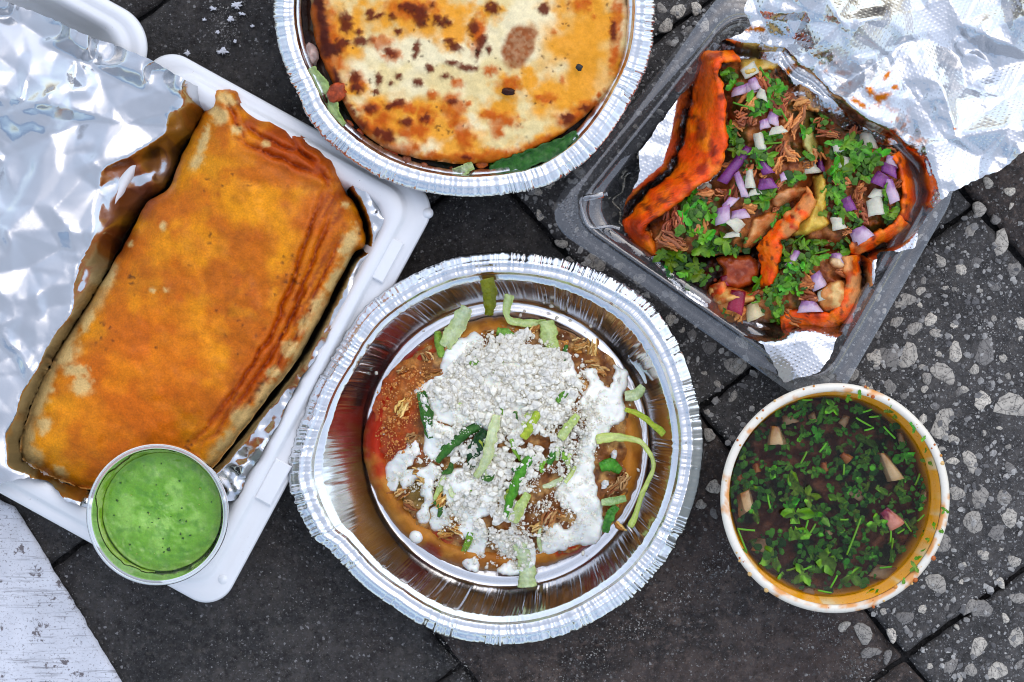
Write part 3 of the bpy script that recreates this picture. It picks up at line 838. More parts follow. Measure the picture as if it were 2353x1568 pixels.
# salsa: fills the cup, smeared higher on the left wall
th = np.linspace(0, 2 * np.pi, 140, endpoint=False)
c0 = A((SC_[0] + 11.5 - 9, SC_[1] - 6.5 + 9))
edge = 136.5 + .8 * vn(np.cos(th) * 3, np.sin(th) * 3, 4)
low = np.exp(-((np.mod(th - 3.95 + np.pi, 2 * np.pi) - np.pi) / .5) ** 2)
edge = edge - 3 * low
V, C = [], []
K = 44
for k in range(K + 1):
    f = k / K
    r = edge * f
    x, y = c0[0] + 9 + r * np.cos(th), c0[1] - 9 - r * np.sin(th)
    climb = 1.0 * ss(.96, 1.0, f)
    z = 61 + climb + .5 * fbm(x / 30, y / 30, 5, 3) + .35 * fbm(x / 9, y / 9, 6, 3) + 1.3 * np.exp(-(np.hypot(x - 452, y - 1095) / 26) ** 2) - .9 * np.exp(-(np.hypot(x - 470, y - 1085) / 14) ** 2)
    V.append(W(x, y, z))
    n1 = fbm(x / 40, y / 40, 6, 4)
    c = mix(lin((124, 178, 40)), lin((160, 204, 98)), ss(-.5, .6, n1) * (1 - ss(.55, .95, f)))
    c = mix(c, lin((132, 172, 30)), .8 * ss(.86, 1, f))
    c = mix(c, lin((84, 146, 36)), .4 * ss(.3, .8, fbm(x / 16, y / 16, 8, 3)))
    C.append(c)
for zz in (50, 40):
    r = 122 if zz == 50 else 110
    wq = 1 - (zz - 37) / 37
    V.append(W(SC_[0] + 32 * wq + r * np.cos(th) * .98, SC_[1] - 18 * wq - r * np.sin(th) * .98, zz)); C.append(np.tile(lin((100, 160, 40)), (140, 1)))
sal = mk('green_salsa', A(V), gridF(K + 3, 140, True), M['salsa'], col=A(C).reshape(-1, 3), label='smooth green salsa filling the small clear cup', cat='salsa')
# thin smear of salsa drying on the inner wall
ts = np.linspace(.5, 4.6, 120); V, C = [], []
for k in range(9):
    f = k / 8
    lim = 5.0 + 4.5 * ss(-.6, .6, fbm(ts * 3.1, 0 * ts, 12, 4)) - 4 * ss(3.7, 4.5, ts) - 3 * ss(1.2, .6, ts)
    z = 61.4 + lim * f; r = 112 + 38 * (z - 39) / 32 - 1.6; wq = 1 - (z - 37) / 37
    V.append(W(SC_[0] + 32 * wq + r * np.cos(ts), SC_[1] - 18 * wq - r * np.sin(ts), z))
    C.append(mix(lin((140, 176, 50)), lin((186, 206, 130)), ss(-.4, .5, fbm(ts * 6, z * .3, 5, 3) + f - .4)))
mk('smear', A(V), gridF(9, 120), M['salsa'], sal, col=A(C).reshape(-1, 3))
for k in range(46):
    a, r = rnd(0, 6.28), 118 * math.sqrt(random.random())
    x, y = c0[0] + 9 + r * math.cos(a), c0[1] - 9 + r * math.sin(a)
    dk = random.random() < .75
    if k == 0: x, y, dk = 387, 1263, True
    P = W(A([x]), A([y]), A([61.6]))
    V, F = crumbs(P, A([((.9 + 2.2 * random.random() ** 2) if k else 5) * S]), 100 + k, .4)
    mk('speck', V, F, M['plain'], sal, col=np.tile(lin((58, 100, 34)) if dk else lin((190, 200, 110)), (12, 1)))

# ================================================================== round foil pans
def pan(name, label, rc, bc, Rfun, prof, seed, seg=1500, extra=None):
    """rings (radius, z, wrinkle in, wrinkle up, rim weight) from the base outwards"""
    th = np.linspace(0, 2 * np.pi, seg, endpoint=False)
    Rout = Rfun(th); R0 = prof[-1][5] if len(prof[-1]) > 5 else max(p[0] for p in prof)
    V = []
    n = len(prof)
    for k, p in enumerate(prof):
        r, z, wr, wz, wt = p[:5]
        ct = A(bc) * (1 - wt) + A(rc) * wt
        q = k * .11
        w1 = pl(th / (2 * np.pi) * 190 + .5 * vn(th * 9, q, seed + 4), seed, 190)
        w2 = pl(th / (2 * np.pi) * 420 + .8 * vn(th * 14, q * 1.6, seed + 5), seed + 1, 420)
        w3 = vn(th / (2 * np.pi) * 90, q * 2.2, seed + 2)
        w4 = pl(th / (2 * np.pi) * 700 + 1.2 * vn(th * 20, q * 2.5, seed + 15), seed + 12, 700)
        w = .45 * w1 + .55 * w2 + .65 * w4
        w = w * (.45 + .9 * ss(-.5, .6, vn(np.cos(th) * 7 + q, np.sin(th) * 7, seed + 31)))
        lowz = 1.4 * vn(np.cos(th) * 2.2, np.sin(th) * 2.2, seed + 9) + .7 * vn(np.cos(th) * 6, np.sin(th) * 6, seed + 8)
        fac = 1 + (Rout / R0 - 1) * wt ** 2
        rr = r * fac + wr * w
        zz = z + wz * w + wt * lowz + wt * .25 * w3
        V.append(W(ct[0] + rr * np.cos(th), ct[1] - rr * np.sin(th), zz))
    V0 = W(A([bc[0]]), A([bc[1]]), A([prof[0][1]]))
    return A(V), gridF(n, seg, True)
def lerp_prof(pts):
    """subdivide the profile so that wrinkles bend along it"""
    out = []
    for a, b in zip(pts[:-1], pts[1:]):
        L = max(1, int(max(abs(a[0] - b[0]) / 9, abs(a[1] - b[1]) / 3)))
        for k in range(L):
            t_ = k / L; out.append(tuple(x * (1 - t_) + y * t_ for x, y in zip(a, b)))
    out.append(pts[-1]); return out
def wob(ctrl):
    a = A([c[0] for c in ctrl]); r = A([c[1] for c in ctrl])
    o = np.argsort(a); a, r = a[o], r[o]
    a = np.r_[a - 360, a, a + 360]; r = np.r_[r, r, r]
    return lambda th: np.interp(np.degrees(th), a, r)
# --- the pan with the sope (near)
P1 = [(2, 1.2, 0, 0, 0), (120, 1.2, 0, 0, 0), (296, 1.2, 0, .02, 0), (303, 2.2, 0, .02, 0), (310, 2.3, 0, .02, 0), (316, 1.3, 0, .02, 0), (324, 1.2, .1, .02, 0), (330, 1.9, .3, .03, 0), (335, 4.2, .9, .1, .03),
      (352, 11, 2.8, .15, .25), (374, 19.5, 3.2, .2, .55), (396, 27.5, 1.8, .2, .85), (399, 28.6, .5, .15, .9), (411, 29.2, .3, .22, .93), (414, 29.8, .4, .2, .95), (419, 32.4, .6, .25, .97), (423, 33.0, .5, .35, 1),
      (431, 32.2, .6, .6, 1), (437, 32.2, .6, .7, 1), (441, 33.7, .6, .6, 1), (446, 33.8, .7, .7, 1), (450, 32.4, 1.0, .9, 1), (458, 31.6, 1.8, 1.05, 1), (467, 30.6, 2.6, 1.1, 1), (470, 29.4, 2.4, .8, 1), (464, 28.8, 1.4, .5, 1)]
ang1 = lambda x, y: (math.degrees(math.atan2(1031 - y, x - 1140)) % 360, math.hypot(x - 1140, y - 1031))
pts = [(841, 704), (769, 812), (697, 954), (664, 1060), (661, 1104), (690, 1190), (721, 1242), (752, 1262), (781, 1293), (900, 1395), (1000, 1455), (1159, 1484), (1280, 1466), (1400, 1410), (1500, 1330), (1575, 1210), (1612, 1080), (1616, 996), (1596, 890), (1550, 770), (1490, 690), (1412, 641), (1300, 596), (1220, 582), (1141, 579), (1040, 592), (930, 640)]
V, F = pan('', '', (1140, 1031), (1163, 1021), wob([ang1(*p) for p in pts]), lerp_prof(P1), 11)
mk('foil_pan', V, F, M['pan'], label='round crimped aluminium pan holding the sope with crema', cat='foil pan', group='round aluminium pans')
# --- the pan with the quesadilla (far)
P2 = [(2, 1.2, 0, 0, 0), (150, 1.2, 0, 0, 0), (300, 1.2, 0, .02, 0), (308, 2.0, .2, .02, 0), (318, 8, .8, .1, .1), (346, 24, 1.3, .15, .5), (372, 38, 1.2, .2, .85), (376, 40.5, .5, .2, .9), (384, 41.2, .3, .25, .93), (387, 42, .4, .2, .95), (391, 45, .5, .3, .98),
      (395, 45.6, .5, .5, 1), (401, 45.0, .6, .7, 1), (408, 45.2, .6, .7, 1), (413, 46.4, .6, .7, 1), (417, 45.4, 1.0, .9, 1), (426, 44.4, 1.8, 1.05, 1), (436, 43.2, 2.6, 1.1, 1), (438, 42, 2.4, .8, 1), (431, 41.4, 1.4, .5, 1)]
ang2 = lambda x, y: (math.degrees(math.atan2(14 - y, x - 1066)) % 360, math.hypot(x - 1066, y - 14))
pts = [(629, 0), (630, 60), (648, 140), (676, 200), (692, 235), (700, 258), (745, 318), (800, 364), (900, 420), (1000, 446), (1120, 452), (1190, 444), (1267, 424), (1345, 374), (1400, 312), (1450, 232), (1488, 150), (1504, 50), (1504, -30), (1440, -220), (1250, -390), (1066, -424), (860, -380), (690, -220)]
V, F = pan('', '', (1066, 14), (1070, 30), wob([ang2(*p) for p in pts]), lerp_prof(P2), 23)
mk('foil_pan', V, F, M['pan'], label='round crimped aluminium pan holding the big browned tortilla', cat='foil pan', group='round aluminium pans')

# ================================================================== browned tortilla (in the far pan)
th = np.linspace(0, 2 * np.pi, 220, endpoint=False)
rt = 361 + 5 * vn(np.cos(th) * 2, np.sin(th) * 2, 3) + 2.2 * fbm(np.cos(th) * 14, np.sin(th) * 14, 5, 3)
ang = np.degrees(th)
rt = rt + 9 * np.exp(-((ang - 268) / 22) ** 2) + 20 * np.exp(-((ang - 236) / 16) ** 2) + 13 * np.exp(-((ang - 328) / 20) ** 2) + 6 * np.exp(-((ang - 350) / 20) ** 2)
TOR = np.stack([1078 + rt * np.cos(th), 9 - rt * np.sin(th)], 1)
TOR = resample(TOR, 6)
def tor_top(x, y, d):
    return 38.5 + 4.2 * np.sqrt(1 - (1 - np.clip(d / 26, 0, 1)) ** 2) + 1.6 * ss(0, 300, d) + 1.0 * fbm(x / 110, y / 110, 4, 3) * ss(0, 60, d) + .3 * fbm(x / 22, y / 22, 7, 3)
px, py, d, V, F = patty(TOR, 5.0, tor_top, lambda x, y, d: 38.5 - 2.5 * np.sqrt(1 - (1 - np.clip(d / 20, 0, 1)) ** 2) + 0 * x, 6)
col = mix(lin((232, 212, 158)), lin((242, 228, 188)), ss(-.5, .5, fbm(px / 60, py / 60, 3, 3)))
yel, ora, drk = np.zeros_like(px), np.zeros_like(px), np.zeros_like(px)
for (x, y, rx, ry, an) in Z5([(1930, 300, 220, 330, 0), (1780, 560, 190, 130, 0), (1450, 520, 90, 80, 0), (1900, 60, 200, 120, 0), (900, 90, 320, 110, 0), (460, 200, 130, 200, 0), (1100, 180, 90, 120, 0), (700, 680, 160, 130, 0), (1000, 720, 220, 140, 0),
                              (1180, 850, 130, 120, 0), (1400, 640, 130, 80, 0), (1700, 850, 330, 90, -24), (1250, 920, 300, 50, 0), (1560, 480, 60, 80, 0), (560, 520, 70, 60, 0), (1240, 140, 60, 100, 0), (1340, 60, 70, 60, 0)]):
    yel = np.maximum(yel, blob(px, py, x, y, rx * .3906, ry * .3906, an, .5, .45, 3))
for (x, y, rx, ry, an) in Z5([(640, 640, 70, 40, 0), (700, 720, 60, 100, 20), (720, 800, 60, 60, 0), (850, 760, 60, 60, 0), (960, 680, 55, 55, 0), (930, 770, 50, 60, 0), (1120, 640, 60, 80, 0), (1130, 720, 50, 40, 0), (1190, 800, 55, 80, 0), (1180, 930, 110, 32, 0), (1000, 925, 70, 30, 0), (860, 880, 60, 40, 0),
                              (1400, 700, 110, 40, 12), (1380, 760, 40, 60, 0), (1850, 730, 110, 70, 0), (1650, 860, 220, 45, -22), (1920, 640, 80, 50, 0), (1380, 920, 140, 40, -8), (620, 760, 40, 90, -30), (760, 870, 70, 40, 20), (1450, 500, 60, 50, 0), (2080, 140, 32, 170, 3), (2070, 330, 30, 110, 6),
                              (1880, 30, 70, 40, 0), (880, 60, 150, 60, 0), (560, 480, 50, 60, 0), (1270, 200, 40, 110, 10), (760, 320, 50, 40, 0), (700, 250, 60, 40, 0), (380, 300, 90, 260, -8), (800, 620, 60, 30, 0), (1210, 610, 22, 18, 0), (870, 640, 40, 30, 0),
                              (1000, 560, 30, 26, 0), (1140, 490, 40, 28, 0), (1345, 415, 45, 30, 0), (1760, 470, 16, 24, 0), (1710, 190, 16, 14, 0), (1950, 100, 14, 16, 0), (1670, 580, 60, 30, 0), (1980, 560, 16, 16, 0), (2010, 535, 12, 12, 0)]):
    ora = np.maximum(ora, blob(px, py, x, y, rx * .3906, ry * .3906, an, .48, .34, 4))
for (x, y, rx, ry, an) in Z5([(1350, 48, 44, 34, 0), (1655, 55, 34, 34, 0), (490, 110, 38, 36, 0), (495, 160, 40, 36, 0), (630, 75, 26, 22, 0), (685, 95, 36, 12, -20), (640, 110, 20, 14, 0), (765, 100, 26, 18, 0), (760, 312, 40, 26, 20), (905, 290, 20, 50, 12), (1100, 240, 34, 16, 0), (1130, 280, 46, 26, 20), (1060, 140, 52, 22, 0), (1030, 110, 26, 22, 0), (1080, 120, 18, 26, 0), (800, 188, 22, 18, 0),
                              (580, 245, 62, 24, -10), (470, 250, 40, 26, 0), (345, 200, 46, 150, -6), (330, 60, 40, 100, 0), (400, 290, 70, 34, 0), (365, 300, 50, 40, 0), (380, 420, 30, 60, -20), (425, 470, 30, 70, -25), (470, 560, 22, 60, -25), (520, 660, 26, 70, -35), (570, 740, 40, 60, -35), (545, 460, 40, 34, 0), (560, 520, 36, 30, 0), (685, 465, 20, 42, 0), (800, 450, 24, 24, 0), (755, 490, 14, 20, 0), (915, 485, 34, 24, 0), (1080, 450, 34, 18, 0), (985, 405, 28, 24, 0),
                              (1210, 400, 60, 18, 6), (1120, 370, 44, 14, 6), (665, 540, 26, 20, 0), (570, 190, 20, 22, 0), (1290, 250, 26, 40, 10), (1270, 310, 18, 50, 18), (1330, 290, 20, 26, 0), (1240, 160, 28, 40, 0), (930, 100, 40, 60, 10), (900, 60, 60, 30, 0), (850, 40, 60, 24, 0), (940, 140, 30, 30, 0), (800, 610, 44, 24, 0), (740, 630, 26, 18, 0), (1000, 30, 20, 16, 0), (1310, 230, 14, 40, 20),
                              (840, 720, 36, 26, 0), (640, 640, 34, 26, 0), (960, 700, 30, 24, 0), (1120, 600, 26, 20, 0), (1800, 700, 44, 30, 0), (1900, 640, 40, 22, 0), (680, 780, 30, 30, 0), (740, 800, 40, 40, 20), (620, 90, 12, 10, 0), (1200, 930, 40, 14, 0), (2065, 180, 16, 60, 0)]):
    drk = np.maximum(drk, blob(px, py, x, y, rx * .3906, ry * .3906, an, .42, .36, 5))
px_, py_ = Z5([(1510, 275)])[0]
big_spot = blob(px, py, px_, py_, 36, 56, 24, .16, .10, 5)
col = mix(col, lin((234, 162, 18)), .9 * yel)
col = mix(col, lin((198, 98, 2)), .95 * ora * (.75 + .25 * ss(-.5, .5, fbm(px / 14, py / 14, 9, 3))))
col = mix(col, lin((112, 42, 8)), .95 * drk)
col = mix(col, lin((84, 32, 12)), .9 * np.clip(blob(px, py, *Z5([(350, 210)])[0], 16, 60, -6, .4, .4) + blob(px, py, *Z5([(390, 295)])[0], 24, 12, 0, .4, .4) + blob(px, py, *Z5([(420, 455)])[0], 11, 30, -24, .5, .4) + blob(px, py, *Z5([(325, 60)])[0], 12, 40, 0, .5, .4), 0, 1))
col = mix(col, lin((156, 80, 14)), .93 * big_spot * (.8 + .2 * ss(-.4, .4, fbm(px / 7, py / 7, 3, 3))))
edge = 1 - ss(0, 16, d + 10 * fbm(px / 30, py / 30, 13, 3))
col = mix(col, lin((206, 112, 24)), .55 * edge)
fl = ss(.74, .82, vn(px / 5, py / 5, 15)) * ss(.1, .6, vn(px / 50, py / 50, 16))
col = mix(col, lin((70, 36, 14)), .75 * fl)
V[:len(px), 2] += .0009 * drk + .0005 * ora + .0004 * fbm(px / 11, py / 11, 21, 3)
mk('browned_tortilla', V, F, M['tortilla'], col=np.vstack([col, col]), label='large round tortilla with brown griddle spots in the far foil pan', cat='tortilla')
# bits lying on it
def lump(name, x, y, z, r, rz, colr, mat, seed, stretch=(1, 1, .6), rot=0, **kw):
    """an irregular rounded lump"""
    V = []
    n, m = 9, 14
    for i in range(n):
        a = math.pi * i / (n - 1)
        for j in range(m):
            b = 2 * math.pi * j / m
            V.append((math.sin(a) * math.cos(b), math.sin(a) * math.sin(b), math.cos(a)))
    V = A(V)
    k = 1 + .32 * fbm(V[:, 0] * 1.6 + seed, V[:, 1] * 1.6 + V[:, 2], seed, 3)
    V = V * k[:, None] * A(stretch)
    c, s = math.cos(rot), math.sin(rot)
    V = np.stack([V[:, 0] * c - V[:, 1] * s, V[:, 0] * s + V[:, 1] * c, V[:, 2]], 1) * r * S
    V = V + W(x, y, z)
    cc = mix(A(lin(colr)), A(lin(colr)) * .65, ss(-.3, .6, fbm(V[:, 0] / S / 8, V[:, 1] / S / 8, seed, 2)))
    return mk(name, V, gridF(n, m, True, True), mat, col=cc, **kw)
x, y = Z5([(1450, 540)])[0]; lump('charred_bit', x, y, 47, 14, 0, (74, 30, 14), M['meat'], 4, (1.1, .62, .45), -.1, label='dark brown fried bit lying on the browned tortilla', cat='food bit')
x, y = Z5([(1862, 400)])[0]; lump('charred_bit', x, y, 46.6, 9, 0, (26, 26, 22), M['plain'], 8, (.9, .95, .3), .4, label='small black charred flake lying on the browned tortilla', cat='food bit')
# crisp cheese tags that stick out from under its edge
for k, (x, y, r, an, c) in enumerate((Z5([(735, 905)])[0] + (21, .2, (178, 76, 22)), Z5([(1290, 965)])[0] + (14, .1, (206, 112, 28)), Z5([(560, 800)])[0] + (18, .6, (176, 80, 24)), Z5([(495, 745)])[0] + (16, -.5, (160, 84, 40)))):
    lump('crisp_cheese', x, y, 38, r, 0, c, M['filling'], 20 + k, (1.0, .85, .22), an, label='crisp orange cheese tag poking out below the browned tortilla, ' + ('left of its bottom', 'at its bottom', 'at lower left by the rim', 'against the lower left rim')[k], cat='crisp cheese', group='crisp cheese round the tortilla')

# ------------------------------------------------------------------ leaves, strips and other cut greens
def ribbon(name, pts, w, zs, cols, seed, mat=None, n=44, m=11, curl=.3, wavy=1.0, th=.0006, **kw):
    """a bent strip along pts (px) of width w (px or list), heights zs (mm)"""
    P = A(pts, float); L = np.r_[0, np.cumsum(np.linalg.norm(np.diff(P, axis=0), axis=1))]
    Q = smooth([tuple(p) for p in P], 10, False)
    LL = np.r_[0, np.cumsum(np.linalg.norm(np.diff(Q, axis=0), axis=1))]
    t_ = np.linspace(0, 1, n)
    cx = np.interp(t_ * LL[-1], LL, Q[:, 0]); cy = np.interp(t_ * LL[-1], LL, Q[:, 1])
    tx, ty = np.gradient(cx), np.gradient(cy); l = np.hypot(tx, ty) + 1e-9
    nx, ny = -ty / l, tx / l
    ww = np.interp(t_, np.linspace(0, 1, len(np.atleast_1d(w))), np.atleast_1d(w)) if np.size(w) > 1 else np.full(n, float(w))
    zz = np.interp(t_, np.linspace(0, 1, len(np.atleast_1d(zs))), np.atleast_1d(zs)) if np.size(zs) > 1 else np.full(n, float(zs))
    ww = ww * np.clip(np.minimum(t_, 1 - t_) * 14 + .72, 0, 1)
    s = np.linspace(-1, 1, m)[None]
    e = 1 + .24 * vn(cx / 14, cy / 14, seed)[:, None] * (s > 0) + .24 * vn(cx / 14, cy / 14, seed + 9)[:, None] * (s < 0) + .08 * vn(cx / 2.5, cy / 2.5, seed + 8)[:, None]
    X = cx[:, None] + nx[:, None] * s * ww[:, None] / 2 * e; Y = cy[:, None] + ny[:, None] * s * ww[:, None] / 2 * e
    Zz = zz[:, None] + curl * s * s * ww[:, None] * S * 1000 * .5 + wavy * .8 * vn(X / 11, Y / 11, seed + 1) * (.4 + .6 * np.abs(s)) + wavy * .45 * vn(X / 4.5, Y / 4.5, seed + 2)
    c0, c1 = lin(cols[0]), lin(cols[1])
    C = mix(c0, c1, np.clip(np.abs(s) * .7 + t_[:, None] * .35 + .2 * vn(X / 14, Y / 14, seed + 3) - .25 * np.exp(-(np.mod(s * 2.2 + t_[:, None] * 5, 1) - .5) ** 2 * 60), 0, 1))
    V = W(X, Y, Zz).reshape(-1, 3)
    return mk(name, V, gridF(n, m, flip=True), mat or M['lettuce'], col=C.reshape(-1, 3), solid=th, **kw)
USED = set()
def spot_label(what, x, y, marks):
    """what + where it lies among things one can find"""
    near = sorted(marks, key=lambda m: math.hypot(m[0] - x, m[1] - y))
    def rel(m):
        dx, dy = x - m[0], y - m[1]
        return ('right of ' if dx > 0 else 'left of ') if abs(dx) > abs(dy) else ('below ' if dy > 0 else 'above ')
    for lab in (f'{what} {rel(near[0])}{near[0][2]}', f'{what} between {near[0][2]} and {near[1][2]}', f'{what} {rel(near[1])}{near[1][2]}', f'{what} {rel(near[0])}{near[0][2]}, towards {near[1][2]}', f'{what} between {near[0][2]} and {near[2][2]}', f'{what} {rel(near[2])}{near[2][2]}', f'{what} {rel(near[1])}{near[1][2]}, towards {near[0][2]}'):
        if len(lab.split()) > 16: continue
        if lab not in USED:
            USED.add(lab); return lab
    return f'{what} {rel(near[0])}{near[0][2]}'
GL = 'lettuce under the tortilla'
ribbon('lettuce_leaf', Z5([(280, 400), (330, 500), (390, 590), (440, 690), (480, 740)]), [26, 40, 38, 24, 14], [42, 41, 41, 41, 41], ((188, 204, 150), (150, 176, 96)), 3, label='pale green lettuce leaf tucked between tortilla and pan at left', cat='lettuce', group=GL)
ribbon('lettuce_leaf', Z5([(1340, 1010), (1480, 970), (1640, 910), (1760, 850), (1850, 780)]), [30, 44, 40, 34, 16], [39, 40, 41, 41, 41], ((58, 122, 28), (38, 92, 22)), 4, wavy=1.6, label='dark green lettuce leaf below the lower right edge of the tortilla', cat='lettuce', group=GL)
ribbon('lettuce_leaf', Z5([(1350, 960), (1350, 1020), (1300, 1070), (1245, 1080)]), [12, 16, 20, 12], [36, 39, 42, 44], ((58, 120, 30), (88, 150, 44)), 5, label='small bright green lettuce scrap at the bottom edge of the far pan', cat='lettuce', group=GL)
ribbon('lettuce_leaf', Z5([(1120, 1020), (1180, 1000), (1240, 975)]), [18, 26, 20], [40, 41, 41], ((196, 204, 168), (160, 178, 110)), 6, label='whitish lettuce scrap below the bottom of the tortilla', cat='lettuce', group=GL)
ribbon('lettuce_leaf', Z5([(2095, 440), (2090, 500), (2075, 560)]), [10, 12, 8], [38, 38, 37], ((176, 186, 60), (140, 160, 40)), 7, label='thin yellow green lettuce sliver at the right edge of the tortilla', cat='lettuce', group=GL)
lump('onion_piece', *Z5([(285, 330)])[0], 38, 22, 0, (206, 178, 166), M['onion'], 3, (.75, 1.15, .5), .3, label='pinkish onion piece squeezed out at the left edge of the tortilla', cat='onion')
lump('onion_piece', *Z5([(2165, 285)])[0], 38, 19, 0, (196, 194, 150), M['onion'], 5, (1.05, .8, .4), .3, label='pale onion bit in the far pan right of the tortilla', cat='onion')
lump('fried_bit', *Z5([(440, 545)])[0], 43, 21, 0, (190, 92, 50), M['filling'], 6, (1.05, .9, .4), .5, label='lacy reddish fried crumb on the left edge of the tortilla', cat='food bit')
lump('cheese_bit', *Z5([(1075, 1030)])[0], 34, 17, 0, (200, 164, 118), M['filling'], 7, (1.3, .8, .6), .2, label='beige cheese lump below the bottom of the tortilla', cat='cheese')
for k, (x, y, r) in enumerate(Z5([(640, 860, 24), (720, 930, 18), (850, 930, 26), (940, 985, 26), (1010, 1000, 22), (800, 980, 22), (1100, 985, 18), (880, 970, 16), (960, 960, 18), (600, 830, 14)])):
    q_ = math.hypot(x - 1078, y - 10); x, y = x + 9 * (x - 1078) / q_, y + 9 * (y - 10) / q_
    lump('bean', x, y, 37 + (k % 3), r * .55, 0, ((126, 66, 36), (92, 50, 30), (148, 90, 60))[k % 3], M['filling'], 40 + k, (1.2, .85, .7), k * .7, label=spot_label('brown bean under the tortilla', x, y, Z5([(735, 905, 'the left crisp tag'), (1290, 965, 'the bottom crisp tag'), (560, 800, 'the corner crisp tag'), (1180, 1000, 'the whitish lettuce'), (1075, 1030, 'the beige cheese lump')])), cat='bean', group='beans under the tortilla')
# bean filling layer beneath the tortilla
th = np.linspace(0, 2 * np.pi, 90, endpoint=False)
FILL = np.stack([1072 + 370 * np.cos(th), 18 - 370 * np.sin(th)], 1)
px, py, d, V, F = patty(FILL, 12, lambda x, y, d: 31 + 5 * ss(0, 16, d) + 2 * fbm(x / 16, y / 16, 3, 3), lambda x, y, d: 4 + 0 * x, 2)
c = mix(lin((70, 40, 24)), lin((48, 52, 20)), ss(-.2, .4, fbm(px / 60, py / 60, 4, 3)))
mk('bean_filling', V, F, M['filling'], col=np.vstack([c, c]), label='dark bean filling layer under the browned tortilla', cat='filling')

# ================================================================== the sope
th = np.linspace(0, 2 * np.pi, 200, endpoint=False)
rx = 318 + 6 * vn(np.cos(th) * 2, np.sin(th) * 2, 3); ry = 293 + 5 * vn(np.cos(th) * 2, np.sin(th) * 2, 9)
SOP = np.stack([1157 + rx * np.cos(th), 1024 - ry * np.sin(th)], 1)
SOP = resample(ragged(SOP, 2.0, 14, 6), 6)
def sop_base(x, y, d):
    return 3 + 9 * np.sqrt(1 - (1 - np.clip(d / 24, 0, 1)) ** 2) + 3.0 * np.exp(-((d - 30) / 16) ** 2) - 1.5 * ss(40, 90, d) + .6 * fbm(x / 40, y / 40, 5, 3) * ss(0, 20, d)
px, py, d, V, F = patty(SOP, 6.5, sop_base, lambda x, y, d: 3 - 1.4 * np.sqrt(1 - (1 - np.clip(d / 24, 0, 1)) ** 2), 6)
col = mix(lin((196, 134, 52)), lin((212, 154, 74)), ss(-.5, .6, fbm(px / 50, py / 50, 8, 4)))
col = mix(col, lin((158, 92, 28)), .6 * ss(.2, .8, fbm(px / 30, py / 30, 12, 4)))
red = blob(px, py, 880, 960, 50, 130, 8, .4, .35) ; red = np.maximum(red, blob(px, py, 945, 830, 60, 26, -35, .4, .35)); red = np.maximum(red, blob(px, py, 985, 1270, 26, 16, 0, .4, .35)); red = np.maximum(red, blob(px, py, 1330, 1262, 50, 10, -12, .5, .4))
col = mix(col, lin((186, 42, 8)), .92 * red)
col = mix(col, lin((120, 60, 18)), .6 * blob(px, py, 985, 1265, 22, 26, 0, .5, .3))
mk('sope', V, F, M['sope'], col=np.vstack([col, col]), label='oval golden corn sope base in the near foil pan', cat='sope')
MND = Z7([(330, 700), (350, 560), (430, 450), (560, 370), (700, 320), (900, 290), (1080, 340), (1220, 420), (1310, 560), (1320, 760), (1300, 920), (1240, 1060), (1130, 1150), (960, 1200), (760, 1190), (560, 1130), (430, 990), (370, 880)])
MNDP = smooth(MND, 6)
def mound(x, y):
    """height of the topping heap at (x, y)"""
    ins = inside(x, y, MNDP); d = np.where(ins, dist_poly(x, y, MNDP), 0)
    h = 13 + 15 * (1 - (1 - np.clip(d / 190, 0, 1)) ** 2.2)
    return h + 1.6 * fbm(x / 34, y / 34, 15, 3)
def mnd(x, y): return float(mound(A([float(x)]), A([float(y)]))[0])
P = resample(ragged(MNDP, 7, 20, 7), 7)
px, py, d, V, F = patty(P, 6.5, lambda x, y, d: np.maximum(mound(x, y) - 1.0 + 1.6 * fbm(x / 9, y / 9, 19, 3), 8), lambda x, y, d: 6 + 0 * x, 5)
n1 = fbm(px / 22, py / 22, 23, 4)
col = mix(lin((150, 98, 48)), lin((206, 164, 104)), ss(-.4, .6, n1))
col = mix(col, lin((104, 60, 24)), .7 * ss(.2, .7, fbm(px / 14, py / 14, 29, 3)))
col = mix(col, lin((188, 60, 12)), .8 * np.maximum(blob(px, py, 895, 960, 60, 110, 0, .5, .4), blob(px, py, 1010, 1240, 40, 18, 0, .5, .4)))
col = mix(col, lin((206, 130, 48)), .6 * blob(px, py, 930, 900, 60, 90, 20, .6, .4))
col = mix(col, lin((120, 110, 40)), .6 * blob(px, py, 960, 1130, 70, 40, 20, .6, .5))
mk('chicken_filling', V, F, M['filling'], col=np.vstack([col, col]), label='shredded chicken and sauce heaped on the sope', cat='filling')
